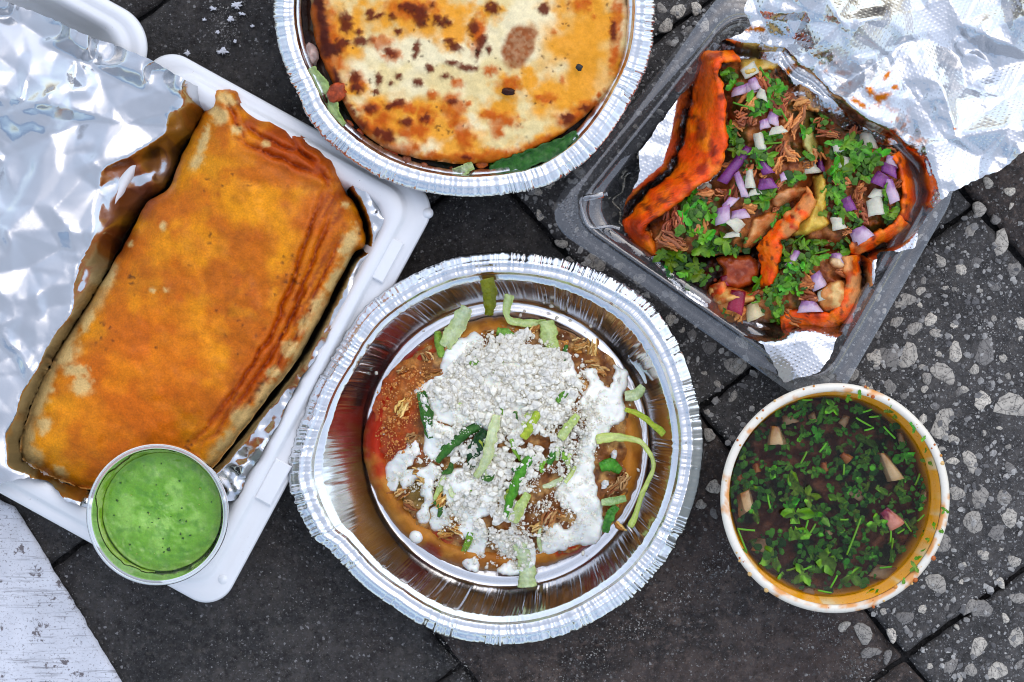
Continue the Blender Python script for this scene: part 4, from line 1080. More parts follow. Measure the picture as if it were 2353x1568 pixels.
# chicken shreds that show at the heap's edge
def fibres(x, y, z, L, w, n, rot, cols, seed, sag=.3, name='meat_shred', mat=None, **kw):
    """a pulled piece of meat: a bundle of tapering strands in one body"""
    r = np.random.default_rng(seed)
    V, F, C, o = [], [], [], 0
    K, m = 7, 6
    for k in range(n):
        off = r.uniform(-1, 1); u0 = -L / 2 + r.uniform(-.12, .12) * L; u1 = L / 2 + r.uniform(-.25, .12) * L
        rad = w / n * r.uniform(.9, 1.6)
        bend = r.uniform(-.25, .25) * L; zc = (1 - off * off) * w * .22 + r.uniform(-.1, .15) * w
        cc = lin(cols[int(r.integers(len(cols)))]) * r.uniform(.75, 1.2)
        for i in range(K):
            t_ = i / (K - 1); u = u0 + (u1 - u0) * t_
            v = off * w / 2 * (1 + .45 * math.sin(t_ * 4 + k)) + r.uniform(-.12, .12) * w + bend * (t_ - .5) ** 2 * 2
            q = rad * (math.sin(math.pi * (.1 + .8 * t_)) ** .5) * (1 + .25 * r.uniform(-1, 1))
            zz = zc - sag * L * .35 * (t_ - .5) ** 2
            for j in range(m):
                b = 2 * math.pi * j / m
                V.append((u, v + q * math.cos(b), zz + q * math.sin(b))); C.append(cc)
        for i in range(K - 1):
            for j in range(m):
                F.append((o + i * m + j, o + i * m + (j + 1) % m, o + (i + 1) * m + (j + 1) % m, o + (i + 1) * m + j))
        o += K * m
    V = A(V); c, s = math.cos(rot), math.sin(rot)
    V = np.stack([V[:, 0] * c - V[:, 1] * s, V[:, 0] * s + V[:, 1] * c, V[:, 2]], 1) * S + W(x, y, z)
    return mk(name, V, A(F)[:, ::-1].copy(), mat or M['meat'], col=A(C), **kw)
MK_S = Z7([(1170, 380, 'the upper right sope edge'), (1290, 900, 'the long looping lettuce'), (400, 640, 'the red sauce'), (470, 960, 'the left crema blot'), (620, 1110, 'the bottom left crema tongue'), (960, 1180, 'the bottom crema tongue'), (540, 460, 'the upper left crema streak'), (880, 320, 'the curled top lettuce'), (1010, 1050, 'the large crema patch'), (900, 900, 'the bright green blade'), (600, 760, 'the dark green blade')])
CH = ((214, 176, 112), (192, 142, 78), (226, 194, 136), (170, 112, 56))
GC = 'chicken shreds on the sope'
for k, (x, y, L, w, rot) in enumerate(Z7([(1170, 400, 60, 22, 1.4), (1120, 380, 40, 24, .3), (1200, 480, 34, 22, -.5), (1160, 450, 36, 18, .2), (1280, 900, 44, 24, 1.2), (1240, 930, 40, 20, .7), (1270, 1080, 34, 8, -.7), (1290, 890, 26, 10, 1.4), (440, 950, 40, 20, .7), (400, 940, 36, 8, .5), (470, 1000, 40, 22, -.5),
                                           (610, 1110, 46, 26, .1), (650, 1090, 40, 22, -.4), (960, 1170, 22, 7, .5), (540, 430, 40, 22, -.9), (560, 500, 44, 22, .3), (480, 740, 40, 24, .7), (440, 620, 50, 26, 1.1), (520, 900, 40, 24, -.8), (590, 980, 40, 24, .9), (1000, 1040, 50, 26, 1.1), (960, 1080, 40, 22, .3), (960, 830, 34, 18, -.4), (1040, 1030, 36, 18, -.2), (900, 1150, 30, 16, 1.2), (780, 340, 40, 16, .2), (940, 330, 40, 18, .8), (500, 870, 30, 18, .2), (440, 480, 30, 20, .6)])):
    fibres(x, y, mnd(x, y) + .2, L * .85, w * .9, 9 if w > 12 else 2, rot, CH, 200 + k, label=spot_label('pale chicken shred' if w > 12 else 'thin single chicken strand', x, y, MK_S), cat='chicken shred', group=GC)

# ---- crema
def sheet_on(name, poly, thick, wd, zf, mat, seed, sp=4.5, amp=2.5, lam=14, col=None, lumps=.5, **kw):
    """a poured layer over whatever zf gives, rounded at its edge"""
    P = resample(ragged(smooth(poly, 7), amp, lam, seed), 3.5)
    top = lambda x, y, d: zf(x, y) + thick * np.sqrt(1 - (1 - np.clip(d / wd, 0, 1)) ** 2) - .7 + lumps * fbm(x / 13, y / 13, seed + 3, 3) * ss(0, wd, d)
    px, py, d, V, F = patty(P, sp, top, lambda x, y, d: zf(x, y) - 2.0, seed)
    if col is not None:
        c = col(px, py, d); col = np.vstack([c, c])
    return mk(name, V, F, mat, col=col, **kw)
GCR = 'crema on the sope'
CR = [
    ([(1245, 460), (1290, 480), (1302, 520), (1285, 580), (1290, 650), (1250, 690), (1215, 730), (1190, 770), (1170, 830), (1180, 900), (1200, 980), (1212, 1060), (1195, 1130), (1150, 1148), (1100, 1150), (1060, 1165), (985, 1188), (950, 1172), (975, 1110), (1030, 1060), (1080, 1090), (1100, 1030), (1050, 1000), (1020, 960), (1050, 900), (1100, 850), (1110, 760), (1140, 680), (1120, 600), (1150, 540), (1130, 480), (1180, 470), (1205, 540), (1230, 545), (1250, 500)], 'large white crema patch down the right side of the sope'),
    ([(600, 410), (630, 370), (680, 355), (700, 330), (740, 345), (745, 385), (700, 410), (680, 450), (640, 480), (610, 520), (560, 560), (510, 580), (485, 560), (510, 530), (570, 490)], 'white crema streak at the upper left of the sope'),
    ([(480, 740), (505, 760), (500, 800), (460, 850), (430, 900), (415, 945), (380, 930), (368, 890), (390, 830), (430, 790)], 'white crema blot at the left of the sope'),
    ([(520, 880), (560, 890), (560, 960), (545, 1010), (535, 1060), (500, 1065), (495, 1020), (520, 970), (500, 930)], 'white crema drip running down left of centre on the sope'),
    ([(430, 880), (500, 850), (560, 840), (600, 880), (560, 900), (500, 900), (440, 930)], 'thin white crema smear left of centre on the sope'),
    ([(550, 1010), (600, 1000), (620, 1050), (600, 1090), (555, 1095), (548, 1050)], 'small white crema dab low on the left of the sope'),
    ([(660, 1040), (740, 1050), (770, 1110), (755, 1190), (730, 1240), (690, 1240), (672, 1200), (690, 1150), (650, 1100)], 'white crema tongue at the bottom left of the sope'),
    ([(800, 1120), (870, 1100), (930, 1130), (950, 1190), (935, 1240), (870, 1262), (815, 1255), (805, 1235), (840, 1200), (810, 1170)], 'white crema tongue at the bottom centre of the sope'),
    ([(740, 400), (900, 380), (1060, 420), (1110, 520), (1080, 640), (980, 700), (900, 740), (800, 720), (700, 700), (600, 680), (540, 620), (560, 540), (640, 480)], 'broad white crema bed beneath the crumbled cheese of the sope'),
    ([(530, 650), (600, 690), (690, 720), (640, 800), (560, 820), (525, 790)], 'white crema patch beside the dark green lettuce of the sope'),
    ([(620, 860), (740, 830), (830, 860), (820, 960), (760, 1040), (660, 1050), (600, 980), (590, 900)], 'white crema bed under the lower crumbled cheese of the sope'),
]
for k, (poly, lab) in enumerate(CR):
    sheet_on('crema', Z7(poly), 2.4, 9, lambda x, y: mound(x, y) + .4, M['crema'], 300 + k, amp=5.0, lam=16, label=lab, cat='crema', group=GCR)
V, F = lathe(*Z7([(493, 1115)])[0], [(16, 11.0), (16.5, 12.5), (15, 14.2), (11, 15.8), (5, 16.6), (.5, 16.8)], 28)
mk('crema', V, F, M['crema'], label='single round white crema drop on the lower left sope edge', cat='crema', group=GCR)
for k, (x, y, r, st) in enumerate(Z7([(1215, 915, 11, 1.4), (1248, 800, 10, 1.8)])):
    o = lump('crema', x, y, mnd(x, y) + 1, r, 0, (240, 240, 236), M['onion'], 60 + k, (.7, st * .7, .5), -.2, label=('small white crema droplet low on the right of the sope', 'small white crema droplet at the right edge of the sope')[k], cat='crema', group=GCR)
for k, pts in enumerate(([(1300, 405), (1320, 440), (1350, 480), (1372, 530)], [(1385, 400), (1390, 430), (1370, 458)])):
    P = Z7(pts)
    ribbon('crema', P, [6, 12, 10, 5] if k == 0 else [16, 24, 8], [9, 12, 16, 20][:len(P)] if k == 0 else [30, 26, 22], ((226, 230, 228), (206, 212, 210)), 70 + k, M['onion'], curl=0, wavy=.3, label=('thin white crema smear on the right inner pan wall', 'white crema splash high on the right inner pan wall')[k], cat='crema', group=GCR)

# ---- lettuce on the sope
PALE, GRN, YEL, WHT = ((206, 216, 160), (176, 196, 104)), ((70, 130, 36), (40, 96, 24)), ((190, 200, 70), (150, 176, 50)), ((214, 220, 184), (186, 200, 136))
GLS = 'lettuce shreds on the sope'
for k, (pts, w, dz, cs, lab) in enumerate((
    ([(690, 240), (640, 320), (600, 390)], [34, 40, 30], [6, 3, 0], WHT, 'pale lettuce shred sticking out at the top left of the sope'),
    ([(575, 330), (580, 380), (590, 430)], [16, 20, 16], [2, 1, 0], ((150, 182, 76), (120, 160, 60)), 'green lettuce shred at the upper left beside the pale one'),
    ([(850, 190), (835, 250), (855, 290), (920, 300), (990, 300)], [26, 18, 16, 20, 26], [7, 5, 3, 3, 1], PALE, 'curled pale lettuce shred at the top of the sope'),
    ([(990, 290), (1000, 350), (1020, 400)], [38, 40, 28], [5, 3, 1], PALE, 'ribbed pale lettuce piece at the upper right of the cheese'),
    ([(760, 130), (775, 190), (770, 270)], [30, 34, 24], [26, 14, 4], ((150, 156, 40), (112, 120, 20)), 'olive lettuce scrap stuck on the pan wall above the sope'),
    ([(1290, 580), (1330, 575), (1360, 540)], [24, 26, 16], [3, 6, 9], WHT, 'broad pale lettuce shred at the right edge of the sope'),
    ([(1290, 630), (1350, 650), (1400, 690), (1440, 725)], [12, 14, 12, 22], [3, 6, 9, 10], YEL, 'yellow green lettuce shred pointing right off the sope'),
    ([(1180, 745), (1250, 735), (1330, 745), (1375, 780), (1400, 850), (1360, 940), (1335, 1020), (1310, 1080)], [24, 20, 14, 12, 10, 12, 14, 18], [3, 4, 6, 8, 8, 7, 6, 5], ((212, 220, 150), (178, 196, 84)), 'long looping lettuce strip at the right edge of the sope'),
    ([(510, 560), (530, 650), (545, 740)], [20, 34, 16], [2, 3, 1], GRN, 'green lettuce shred left of the crumbled cheese'),
    ([(570, 830), (620, 770), (680, 720), (740, 690)], [16, 26, 28, 20], [1, 3, 3, 1], GRN, 'dark green lettuce blade left of centre on the sope'),
    ([(700, 860), (720, 780), (760, 710)], [22, 34, 26], [1, 2, 1], ((30, 92, 36), (22, 70, 26)), 'deep green lettuce piece in the middle of the sope'),
    ([(830, 1040), (860, 950), (890, 870), (940, 800)], [14, 24, 28, 18], [3, 4, 4, 3], ((96, 168, 30), (70, 134, 26)), 'bright green lettuce blade low in the centre of the sope'),
    ([(800, 650), (780, 740), (760, 820), (720, 890)], [22, 26, 24, 18], [3, 5, 5, 3], WHT, 'ribbed whitish lettuce shred in the centre of the sope'),
    ([(900, 740), (930, 690), (960, 640)], [18, 24, 16], [3, 4, 3], YEL, 'yellow green lettuce piece right of the centre of the sope'),
    ([(1040, 740), (1080, 690), (1110, 650)], [20, 26, 14], [3, 4, 3], PALE, 'yellowish lettuce piece beside the right crema patch'),
    ([(880, 1140), (910, 1220), (920, 1310)], [30, 40, 50], [3, 2, 1], WHT, 'pale lettuce shred hanging over the bottom edge of the sope'),
    ([(860, 1060), (890, 1000), (920, 950)], [24, 28, 20], [3, 4, 3], PALE, 'pale lettuce shred under the bright green blade'),
    ([(1195, 850), (1235, 840), (1275, 865)], [26, 34, 18], [3, 5, 4], ((88, 168, 44), (60, 130, 30)), 'bright green lettuce piece at the right of the crema'),
    ([(1200, 985), (1250, 980), (1295, 970)], [16, 20, 18], [3, 4, 5], ((188, 206, 158), (140, 176, 100)), 'short pale lettuce strip at the lower right of the sope'),
    ([(1215, 1100), (1230, 1040), (1260, 1000)], [14, 26, 20], [2, 3, 3], ((60, 130, 40), (90, 160, 60)), 'green lettuce piece at the lower right edge of the sope'),
    ([(670, 1175), (690, 1140), (700, 1100)], [12, 18, 14], [2, 3, 2], ((150, 190, 60), (110, 160, 50)), 'small green lettuce scrap at the bottom left of the sope'),
    ([(800, 330), (840, 340), (870, 360)], [20, 24, 18], [2, 3, 2], ((150, 190, 90), (110, 160, 60)), 'green lettuce scrap at the top edge of the cheese'),
    ([(700, 460), (720, 440), (740, 410)], [16, 20, 14], [2, 3, 2], ((140, 180, 70), (100, 150, 50)), 'green lettuce scrap at the upper left of the cheese'),
    ([(1000, 840), (1020, 800), (1060, 780)], [14, 18, 14], [2, 3, 2], ((80, 150, 50), (60, 120, 40)), 'small green lettuce piece right of the bright green blade'),
    ([(1030, 600), (1050, 580), (1070, 560)], [14, 18, 12], [4, 4, 3], ((120, 170, 60), (90, 140, 40)), 'green lettuce tip showing through the cheese at right'))):
    P = Z7(pts)
    z = []
    for q, dd in zip(P, dz):
        z.append(mnd(*q) + dd + (1.3 if 8 <= k <= 16 else .6))
    ribbon('lettuce_shred', P, [q * .92 for q in w], z, cs, 400 + k, label=lab, cat='lettuce', group=GLS, curl=(.5, -.35, .2, -.15)[k % 4], wavy=1.3, th=.00035)
rl = random.Random(44)
for k in range(30):
    x, y = rl.gauss(820, 170), rl.gauss(800, 210)
    if not (520 < x < 1180 and 380 < y < 1160): continue
    a = rl.choice((1.1, 1.3, -.9, 2.0)) + rl.uniform(-.5, .5); L = rl.uniform(45, 110); b = rl.uniform(-18, 18)
    P = Z7([(x - L / 2 * math.cos(a), y - L / 2 * math.sin(a)), (x + b * math.sin(a), y - b * math.cos(a)), (x + L / 2 * math.cos(a), y + L / 2 * math.sin(a))])
    cs = rl.choice((WHT, PALE, YEL, GRN, PALE, ((150, 190, 70), (104, 160, 44))))
    ribbon('lettuce_shred', P, [8, rl.uniform(9, 15), 7], [mnd(*q) + 2.6 + rl.uniform(-.4, 1.6) for q in P], cs, 460 + k, label=spot_label('thin ' + ('green' if cs is GRN else 'pale') + ' lettuce shred', *P[1], MK_S), cat='lettuce', group=GLS, curl=rl.uniform(-.4, .5), wavy=1.0, th=.0003, n=24, m=7)
# ---- crumbled white cheese
r_ = np.random.default_rng(8)
cp, cr, cc = [], [], []
def heap(poly, n, lo, hi, dz, tone=(238, 238, 228), bias=None):
    P = A(Z7(poly)); x0, y0 = P.min(0); x1, y1 = P.max(0); k = 0
    while k < n:
        x, y = r_.uniform(x0, x1, 400), r_.uniform(y0, y1, 400)
        ok = inside(x, y, P); dd = dist_poly(x, y, P)
        ok &= r_.random(400) < np.clip(.25 + dd / 30, 0, 1)
        ok &= fbm(x / 22, y / 22, 44, 3) > (-.45 if bias is None else bias)
        for a, b in zip(x[ok], y[ok]):
            cp.append((a, b, dz * r_.random() ** 1.5)); cr.append(lo + (hi - lo) * r_.random() ** 6.0)
            cc.append(lin(tone) * r_.uniform(.88, 1.04)); k += 1
            if k >= n: break
main = [(690, 400), (800, 350), (920, 330), (1000, 390), (1080, 420), (1110, 500), (1100, 600), (1040, 680), (920, 740), (820, 740), (740, 680), (640, 640), (540, 660), (500, 600), (560, 520), (640, 470)]
white = [(500, 560), (600, 400), (720, 340), (900, 320), (1080, 400), (1180, 470), (1290, 480), (1280, 650), (1200, 760), (1170, 850), (1200, 1060), (1100, 1150), (960, 1180), (930, 1250), (830, 1240), (750, 1230), (690, 1230), (650, 1100), (560, 1090), (500, 1050), (520, 950), (420, 940), (370, 900), (480, 760), (560, 820), (520, 680)]
heap(white, 5200, 1.2, 5.5, 2.6, (246, 241, 222), bias=-.12)
heap(main, 6200, 1.3, 13.0, 1.9, (248, 243, 226))
heap([(760, 400), (900, 360), (1040, 420), (1060, 560), (960, 640), (820, 620), (720, 520)], 2400, 1.3, 13.0, 3.4, (248, 243, 226))
heap([(600, 660), (740, 720), (860, 740), (1000, 700), (1060, 760), (960, 860), (900, 1000), (880, 1120), (780, 1140), (700, 1060), (620, 1000), (560, 900), (640, 820), (560, 740)], 3400, 1.2, 11.0, 2.0, (248, 243, 226), bias=-.2)
heap([(1060, 540), (1180, 560), (1180, 700), (1120, 860), (1020, 900), (1040, 740)], 1200, 1.2, 6.0, 3.0, (248, 243, 226))
heap(white, 1500, 1.0, 5.0, 4.6, (248, 243, 226), bias=-.05)
heap([(820, 1080), (940, 1100), (940, 1230), (860, 1250), (820, 1180)], 700, 1.2, 6.0, 3.0, (248, 243, 226))
heap([(350, 900), (560, 820), (700, 1050), (600, 1120), (440, 960)], 170, 1.6, 3.6, 2.5, (228, 218, 190))
heap([(340, 560), (440, 460), (560, 440), (520, 600), (480, 760), (380, 800), (345, 700)], 330, 1.6, 4.6, 2.5, (226, 158, 84))
heap([(330, 720), (420, 640), (460, 800), (370, 830)], 120, 1.6, 4.2, 2.0, (214, 142, 70))
heap([(560, 330), (1250, 300), (1350, 600), (1330, 1000), (1000, 1220), (600, 1180), (320, 850), (360, 480)], 420, 1.0, 2.6, 1.5, (236, 228, 200))
heap([(950, 960), (1060, 960), (1040, 1120), (940, 1120)], 110, 1.6, 3.6, 2.0, (226, 206, 176))
cp = A(cp); cr = A(cr); cc = A(cc)
V, F = crumbs(W(cp[:, 0], cp[:, 1], mound(cp[:, 0], cp[:, 1]) + 1.6 + cp[:, 2]), cr * S, 9, .85)
mk('crumbled_cheese', V, F, M['cheese'], flat=True, col=np.repeat(cc, 12, 0), label='fine white cheese crumbled over the top of the sope', cat='cheese', kind='stuff')
# stray crumbs in the pan
sp_ = A([(x, y) for x, y, *_ in Z7([(1010, 235), (1030, 280), (1080, 290), (905, 255), (890, 270), (1130, 1180), (1145, 1190), (340, 490), (1250, 330), (980, 220), (1160, 310), (520, 330), (1340, 860), (760, 1230), (745, 1210)])])
V, F = crumbs(W(sp_[:, 0], sp_[:, 1], 9 + 3 * RNG.random(len(sp_))), 5 * S * (0.4 + RNG.random(len(sp_))), 10)
mk('stray_cheese', V, F, M['cheese'], col=np.tile(lin((236, 232, 214)), (len(V), 1)), label='stray white cheese crumbs near the pan wall around the sope', cat='cheese', kind='stuff')

# ================================================================== clear clamshell half with the tacos
Lc, Bc, Rc, Tc = A((1241., 504.)), A((1902., 962.)), A((2216., 412.)), A((1690., -57.))
CL = [Lc, Bc, Rc, Tc]
def crect(e, rc, z, n=12, m=44, fl=0.0):
    """ring inset by e from the quad's edges, rounded by rc"""
    Q = []
    for k in range(4):
        a, b, c = CL[k - 1], CL[k], CL[(k + 1) % 4]
        d1 = (a - b) / np.linalg.norm(a - b); d2 = (c - b) / np.linalg.norm(c - b)
        sn = abs(d1[0] * d2[1] - d1[1] * d2[0])
        Q.append(b + (d1 + d2) * e / sn)
    out = []
    for k in range(4):
        a, b, c = Q[k - 1], Q[k], Q[(k + 1) % 4]
        d1 = (a - b) / np.linalg.norm(a - b); d2 = (c - b) / np.linalg.norm(c - b)
        p, q = b + d1 * rc, b + d2 * rc
        for i in range(n):
            t_ = i / (n - 1); out.append((1 - t_) ** 2 * p + 2 * t_ * (1 - t_) * (b * .86 + (p + q) / 2 * .14) + t_ * t_ * q)
        nb = Q[(k + 1) % 4]; e_ = (nb - b) / np.linalg.norm(nb - b)
        p2 = nb - e_ * rc
        for i in range(1, m): out.append(q + (p2 - q) * i / m)
    P = A(out)
    if fl:
        s = np.r_[0, np.cumsum(np.linalg.norm(np.diff(P, axis=0), axis=1))]
        ctr = np.mean(CL, 0); nn = (P - ctr) / np.linalg.norm(P - ctr, axis=1)[:, None]
        P = P - nn * (fl * np.clip(1.6 * np.sin(s / 58 * 2 * math.pi), -1, 1))[:, None]
    return W(P[:, 0], P[:, 1], z)
crings = [(0, 80, 23.6), (1, 80, 24.2), (22, 76, 24.4), (38, 74, 24.4), (41, 74, 26.0), (44, 74, 27.2), (51, 74, 27.2), (54, 74, 26.0), (57, 74, 24.2), (70, 78, 24.0), (76, 80, 23.2), (79, 80, 20)]
R = [crect(*c) for c in crings] + [crect(83, 80, 17, fl=4), crect(92, 80, 9, fl=8), crect(100, 80, 3, fl=7), crect(112, 76, 1.4, fl=2), crect(200, 40, 1.2)]
tub = empty('clear_container', W(1760, 430, 0).tolist(), 'clear plastic takeout tray holding foil and the red tacos', 'takeout tray')
ctray = mk('tray', A(R), gridF(len(R), len(R[0]), True), M['clear'], tub)
# latch tab and grip dots at the left corner
def tube(pts, r, zs, n=8):
    P = smooth([tuple(p) for p in pts], 6, False)
    zz = np.interp(np.linspace(0, 1, len(P)), np.linspace(0, 1, len(zs)), zs)
    C = W(P[:, 0], P[:, 1], zz); T = np.gradient(C, axis=0); T /= np.linalg.norm(T, axis=1)[:, None]
    up = A((0, 0, 1.)); N_ = np.cross(up, T); N_ /= np.linalg.norm(N_, axis=1)[:, None]; B_ = np.cross(T, N_)
    a = np.linspace(0, 2 * np.pi, n, endpoint=False)
    V = C[:, None] + (N_[:, None] * np.cos(a)[None, :, None] + B_[:, None] * np.sin(a)[None, :, None]) * r * S
    return V.reshape(-1, 3), gridF(len(P), n, True)
V, F = tube([(1396, 446), (1376, 450), (1345, 452), (1334, 462), (1340, 490), (1350, 516), (1366, 524), (1400, 520), (1424, 526)], 4, [26.5, 26.8, 26.8, 26.8, 26.5])
mk('latch_ridge', V, F, M['clear'], ctray)
V, F = rbox((1364, 452), 24, 7, (.98, -.17), (.17, .98), 24.5, 28.5, 3)
mk('latch_tab', V, F, M['clear'], ctray)
k = 0
for i in range(12):
    for j in range(5):
        x, y = 1284 + i * 6 + j * 9.5, 470 + i * 10.5 - j * 5
        if not (1278 < x < 1332 and 432 < y < 570): continue
        if float(dist_poly(A([x]), A([y]), CL)[0]) < 9 or not bool(inside(A(x), A(y), CL)): continue
        V, F = lathe(x, y, [(4.2, 24.4), (3.4, 25.2), (1.6, 25.7), (.2, 25.8)], 8)
        mk('grip_dot', V, F, M['clear'], ctray)

# ================================================================== foil round the tacos
SHEET = Z2([(60, 940), (45, 900), (70, 820), (120, 740), (140, 660), (130, 580), (190, 500), (260, 400), (330, 310), (400, 230), (440, 140), (500, 70), (560, 10), (640, -10), (700, -60), (660, -150), (720, -260), (900, -330), (2200, -330), (2250, 380), (2065, 570), (1960, 660), (1800, 730), (1690, 780), (1600, 870), (1540, 960), (1520, 1060), (1440, 1075), (1330, 1078), (1310, 1240),
            (1245, 1290), (1230, 1200), (1225, 1300), (1205, 1400), (1160, 1470), (1120, 1530), (1100, 1600), (1040, 1680), (960, 1700), (860, 1735), (830, 1680), (790, 1600), (760, 1540), (660, 1500), (620, 1440), (560, 1400), (420, 1330), (330, 1270), (200, 1120), (110, 1020)])
TACO = Z2([(440, 90), (540, 72), (640, 90), (840, 110), (900, 180), (1060, 310), (1250, 470), (1400, 550), (1500, 660), (1530, 780), (1500, 900), (1420, 990), (1240, 1080), (1240, 1320), (1190, 1420), (1050, 1475), (860, 1490), (640, 1430), (480, 1360), (330, 1260), (200, 1110), (75, 1000), (62, 940), (120, 850), (310, 680), (360, 520), (405, 300), (425, 180)])
def foil2_z(x, y):
    ins = inside(x, y, TACO); d = np.where(ins, 0, dist_poly(x, y, TACO))
    ur = (x - 1900) * .5 - (y - 300) * .86                              # towards the loose sheet at the upper right
    far = ss(-150, 120, ur + .9 * (x - 1950))
    far = np.clip(ss(-40, 160, (x - 1780) * .55 - (y - 190) * .83) + ss(2080, 2180, x), 0, 1)
    din = np.where(ins, dist_poly(x, y, TACO), 0)
    z = np.where(ins, 4. + 11 * (1 - ss(8, 45, din)), 15 + 15 * ss(0, 34, d))
    z = z + far * (6 + 10 * ss(0, 120, d) - 10 * ss(160, 420, d))
    amp = np.where(ins, 0, ss(0, 22, d)) * (.5 + .75 * far)
    cr_ = crumple(x, y, 21, [(300, 2.0)]) + 10.0 * folds(x, y, 150, 21) + 6.0 * folds(x, y, 70, 22) + 2.6 * folds(x, y, 32, 23) * ss(-.4, .6, vn(x / 90, y / 90, 24)) + .8 * folds(x, y, 15, 25) * ss(-.2, .6, vn(x / 70, y / 70, 26))
    tongue = blob(x, y, 1850, 810, 90, 70, 0, .4, .0)
    z = z * (1 - tongue) + tongue * 30 + amp * cr_
    # flap that folds over the tacos' upper right edge
    fl, _ = open_dist(x, y, A(Z2([(830, 130), (960, 240), (1120, 330), (1270, 410), (1390, 450)])))
    z = z + 12 * np.exp(-(fl / 34) ** 2) * (~ins)
    z = np.where(fl < 46, np.maximum(z, 34 - .17 * fl + 1.5 * folds(x, y, 26, 28)), z)
    return z
P = resample(ragged(resample(SHEET, 9), 3.0, 12, 14), 3.4)
px, py, F = tri_sheet(P, 4.6, .4, 9)
z = foil2_z(px, py)
g = np.zeros((len(px), 3)); dT = dist_poly(px, py, TACO)
g[:, 0] = np.clip(.95 * ss(.30, .5, fbm(px / 12, py / 12, 61, 3)) * ss(-.2, .3, fbm(px / 45, py / 45, 62, 2)) * (1 - ss(20, 120, dT)) * (px > 1880) * (py < 460), 0, 1)
for (x, y, r1, r2, a) in Z2([(1350, 300, 40, 24, -20), (1290, 270, 30, 16, 30), (1240, 330, 40, 14, 30), (1380, 190, 10, 26, 40), (700, -40, 60, 12, 0), (1420, 250, 16, 10, 0), (1500, 560, 40, 14, 20), (1720, 460, 10, 6, 0), (880, 170, 14, 20, 0)]):
    g[:, 0] = np.maximum(g[:, 0], blob(px, py, x, y, r1 * .458, r2 * .458, a, .3, .5, 3))
mk('foil_sheet', W(px, py, z), F, M['foil_dots'], col=g, label='dimpled crumpled foil sheet wrapped round the red tacos', cat='foil')

# ================================================================== tacos
def dome(x, y, P, base, h, w, seed):
    d = np.where(inside(x, y, P), dist_poly(x, y, P), 0)
    return base + h * (1 - (1 - np.clip(d / w, 0, 1)) ** 2) + 2.0 * fbm(x / 26, y / 26, seed, 3)
TA = smooth(Z2([(560, 130), (800, 110), (900, 200), (1010, 340), (1040, 560), (1000, 740), (930, 860), (850, 900), (720, 1040), (640, 1080), (430, 1100), (230, 1090), (200, 1040), (200, 900), (350, 800), (540, 680), (560, 480), (540, 250)]), 5)
TB = smooth(Z2([(1010, 340), (1250, 490), (1400, 560), (1490, 680), (1490, 880), (1400, 970), (1210, 1050), (1050, 1060), (900, 1000), (930, 860), (1000, 740), (1040, 560)]), 5)
TCc = smooth(Z2([(850, 960), (1050, 1040), (1200, 1050), (1215, 1300), (1150, 1390), (900, 1430), (650, 1420), (510, 1350), (540, 1250), (720, 1240), (800, 1100)]), 5)
TPAR = ((TA, 22, 15, 60, 3), (TB, 20, 15, 50, 4), (TCc, 17, 14, 50, 5))
HOLP = smooth(Z2([(250, 1110), (430, 1095), (640, 1075), (760, 1040), (750, 1250), (560, 1250), (480, 1300), (350, 1240)]), 5)
def taco_z(x, y):
    x, y = A(x, float), A(y, float); z = np.where(inside(x, y, HOLP), 19.5, 12.)
    for P, b, h, w, s in TPAR: z = np.where(inside(x, y, P), np.maximum(z, dome(x, y, P, b, h, w, s)), z)
    return z
def tz(x, y): return float(taco_z(A([float(x)]), A([float(y)]))[0])
def ruled(name, Po, Pi, zo, zi, parent, seed, colf, n=70, m=20, bulge=6.0, th=.0020, mat=None):
    """a bent tortilla wall between two edges (px) at heights zo, zi"""
    a, b = smooth(Po, 12, False), smooth(Pi, 12, False)
    def rs(P):
        L = np.r_[0, np.cumsum(np.linalg.norm(np.diff(P, axis=0), axis=1))]; t_ = np.linspace(0, L[-1], n)
        return np.stack([np.interp(t_, L, P[:, k]) for k in range(2)], 1)
    # keep matching control points matched: sample by parameter
    t_ = np.linspace(0, 1, n); ta = np.linspace(0, 1, len(a))
    a = np.stack([np.interp(t_, ta, a[:, k]) for k in range(2)], 1); b = np.stack([np.interp(t_, ta, b[:, k]) for k in range(2)], 1)
    zo = np.interp(t_, np.linspace(0, 1, len(np.atleast_1d(zo))), np.atleast_1d(zo)) if np.size(zo) > 1 else np.full(n, zo * 1.)
    zi = np.interp(t_, np.linspace(0, 1, len(np.atleast_1d(zi))), np.atleast_1d(zi)) if np.size(zi) > 1 else np.full(n, zi * 1.)
    s = np.linspace(0, 1, m)[None, :, None]
    XY = a[:, None] * (1 - s) + b[:, None] * s
    s = s[..., 0]
    Zz = zo[:, None] * (1 - s) + zi[:, None] * s + bulge * np.sin(math.pi * np.clip(s, 0, 1)) ** .8 * (.6 + .4 * s)
    # roll over at the inner edge
    Zz = Zz - 4.0 * np.clip((s - .85) / .15, 0, 1) ** 2
    X, Y = XY[..., 0], XY[..., 1]
    ed = .4 + 1.0 * np.abs(2 * s - 1) ** 3
    X = X + 3.2 * ed * fbm(X / 16, Y / 16, seed, 3); Y = Y + 3.2 * ed * fbm(X / 16, Y / 16, seed + 1, 3)
    Zz = Zz + 1.4 * fbm(X / 30, Y / 30, seed + 2, 3)
    C = colf(X, Y, s, t_[:, None])
    return mk(name, W(X, Y, Zz).reshape(-1, 3), gridF(n, m, flip=True), mat or M['red_tortilla'], parent, col=C.reshape(-1, 3), solid=th)
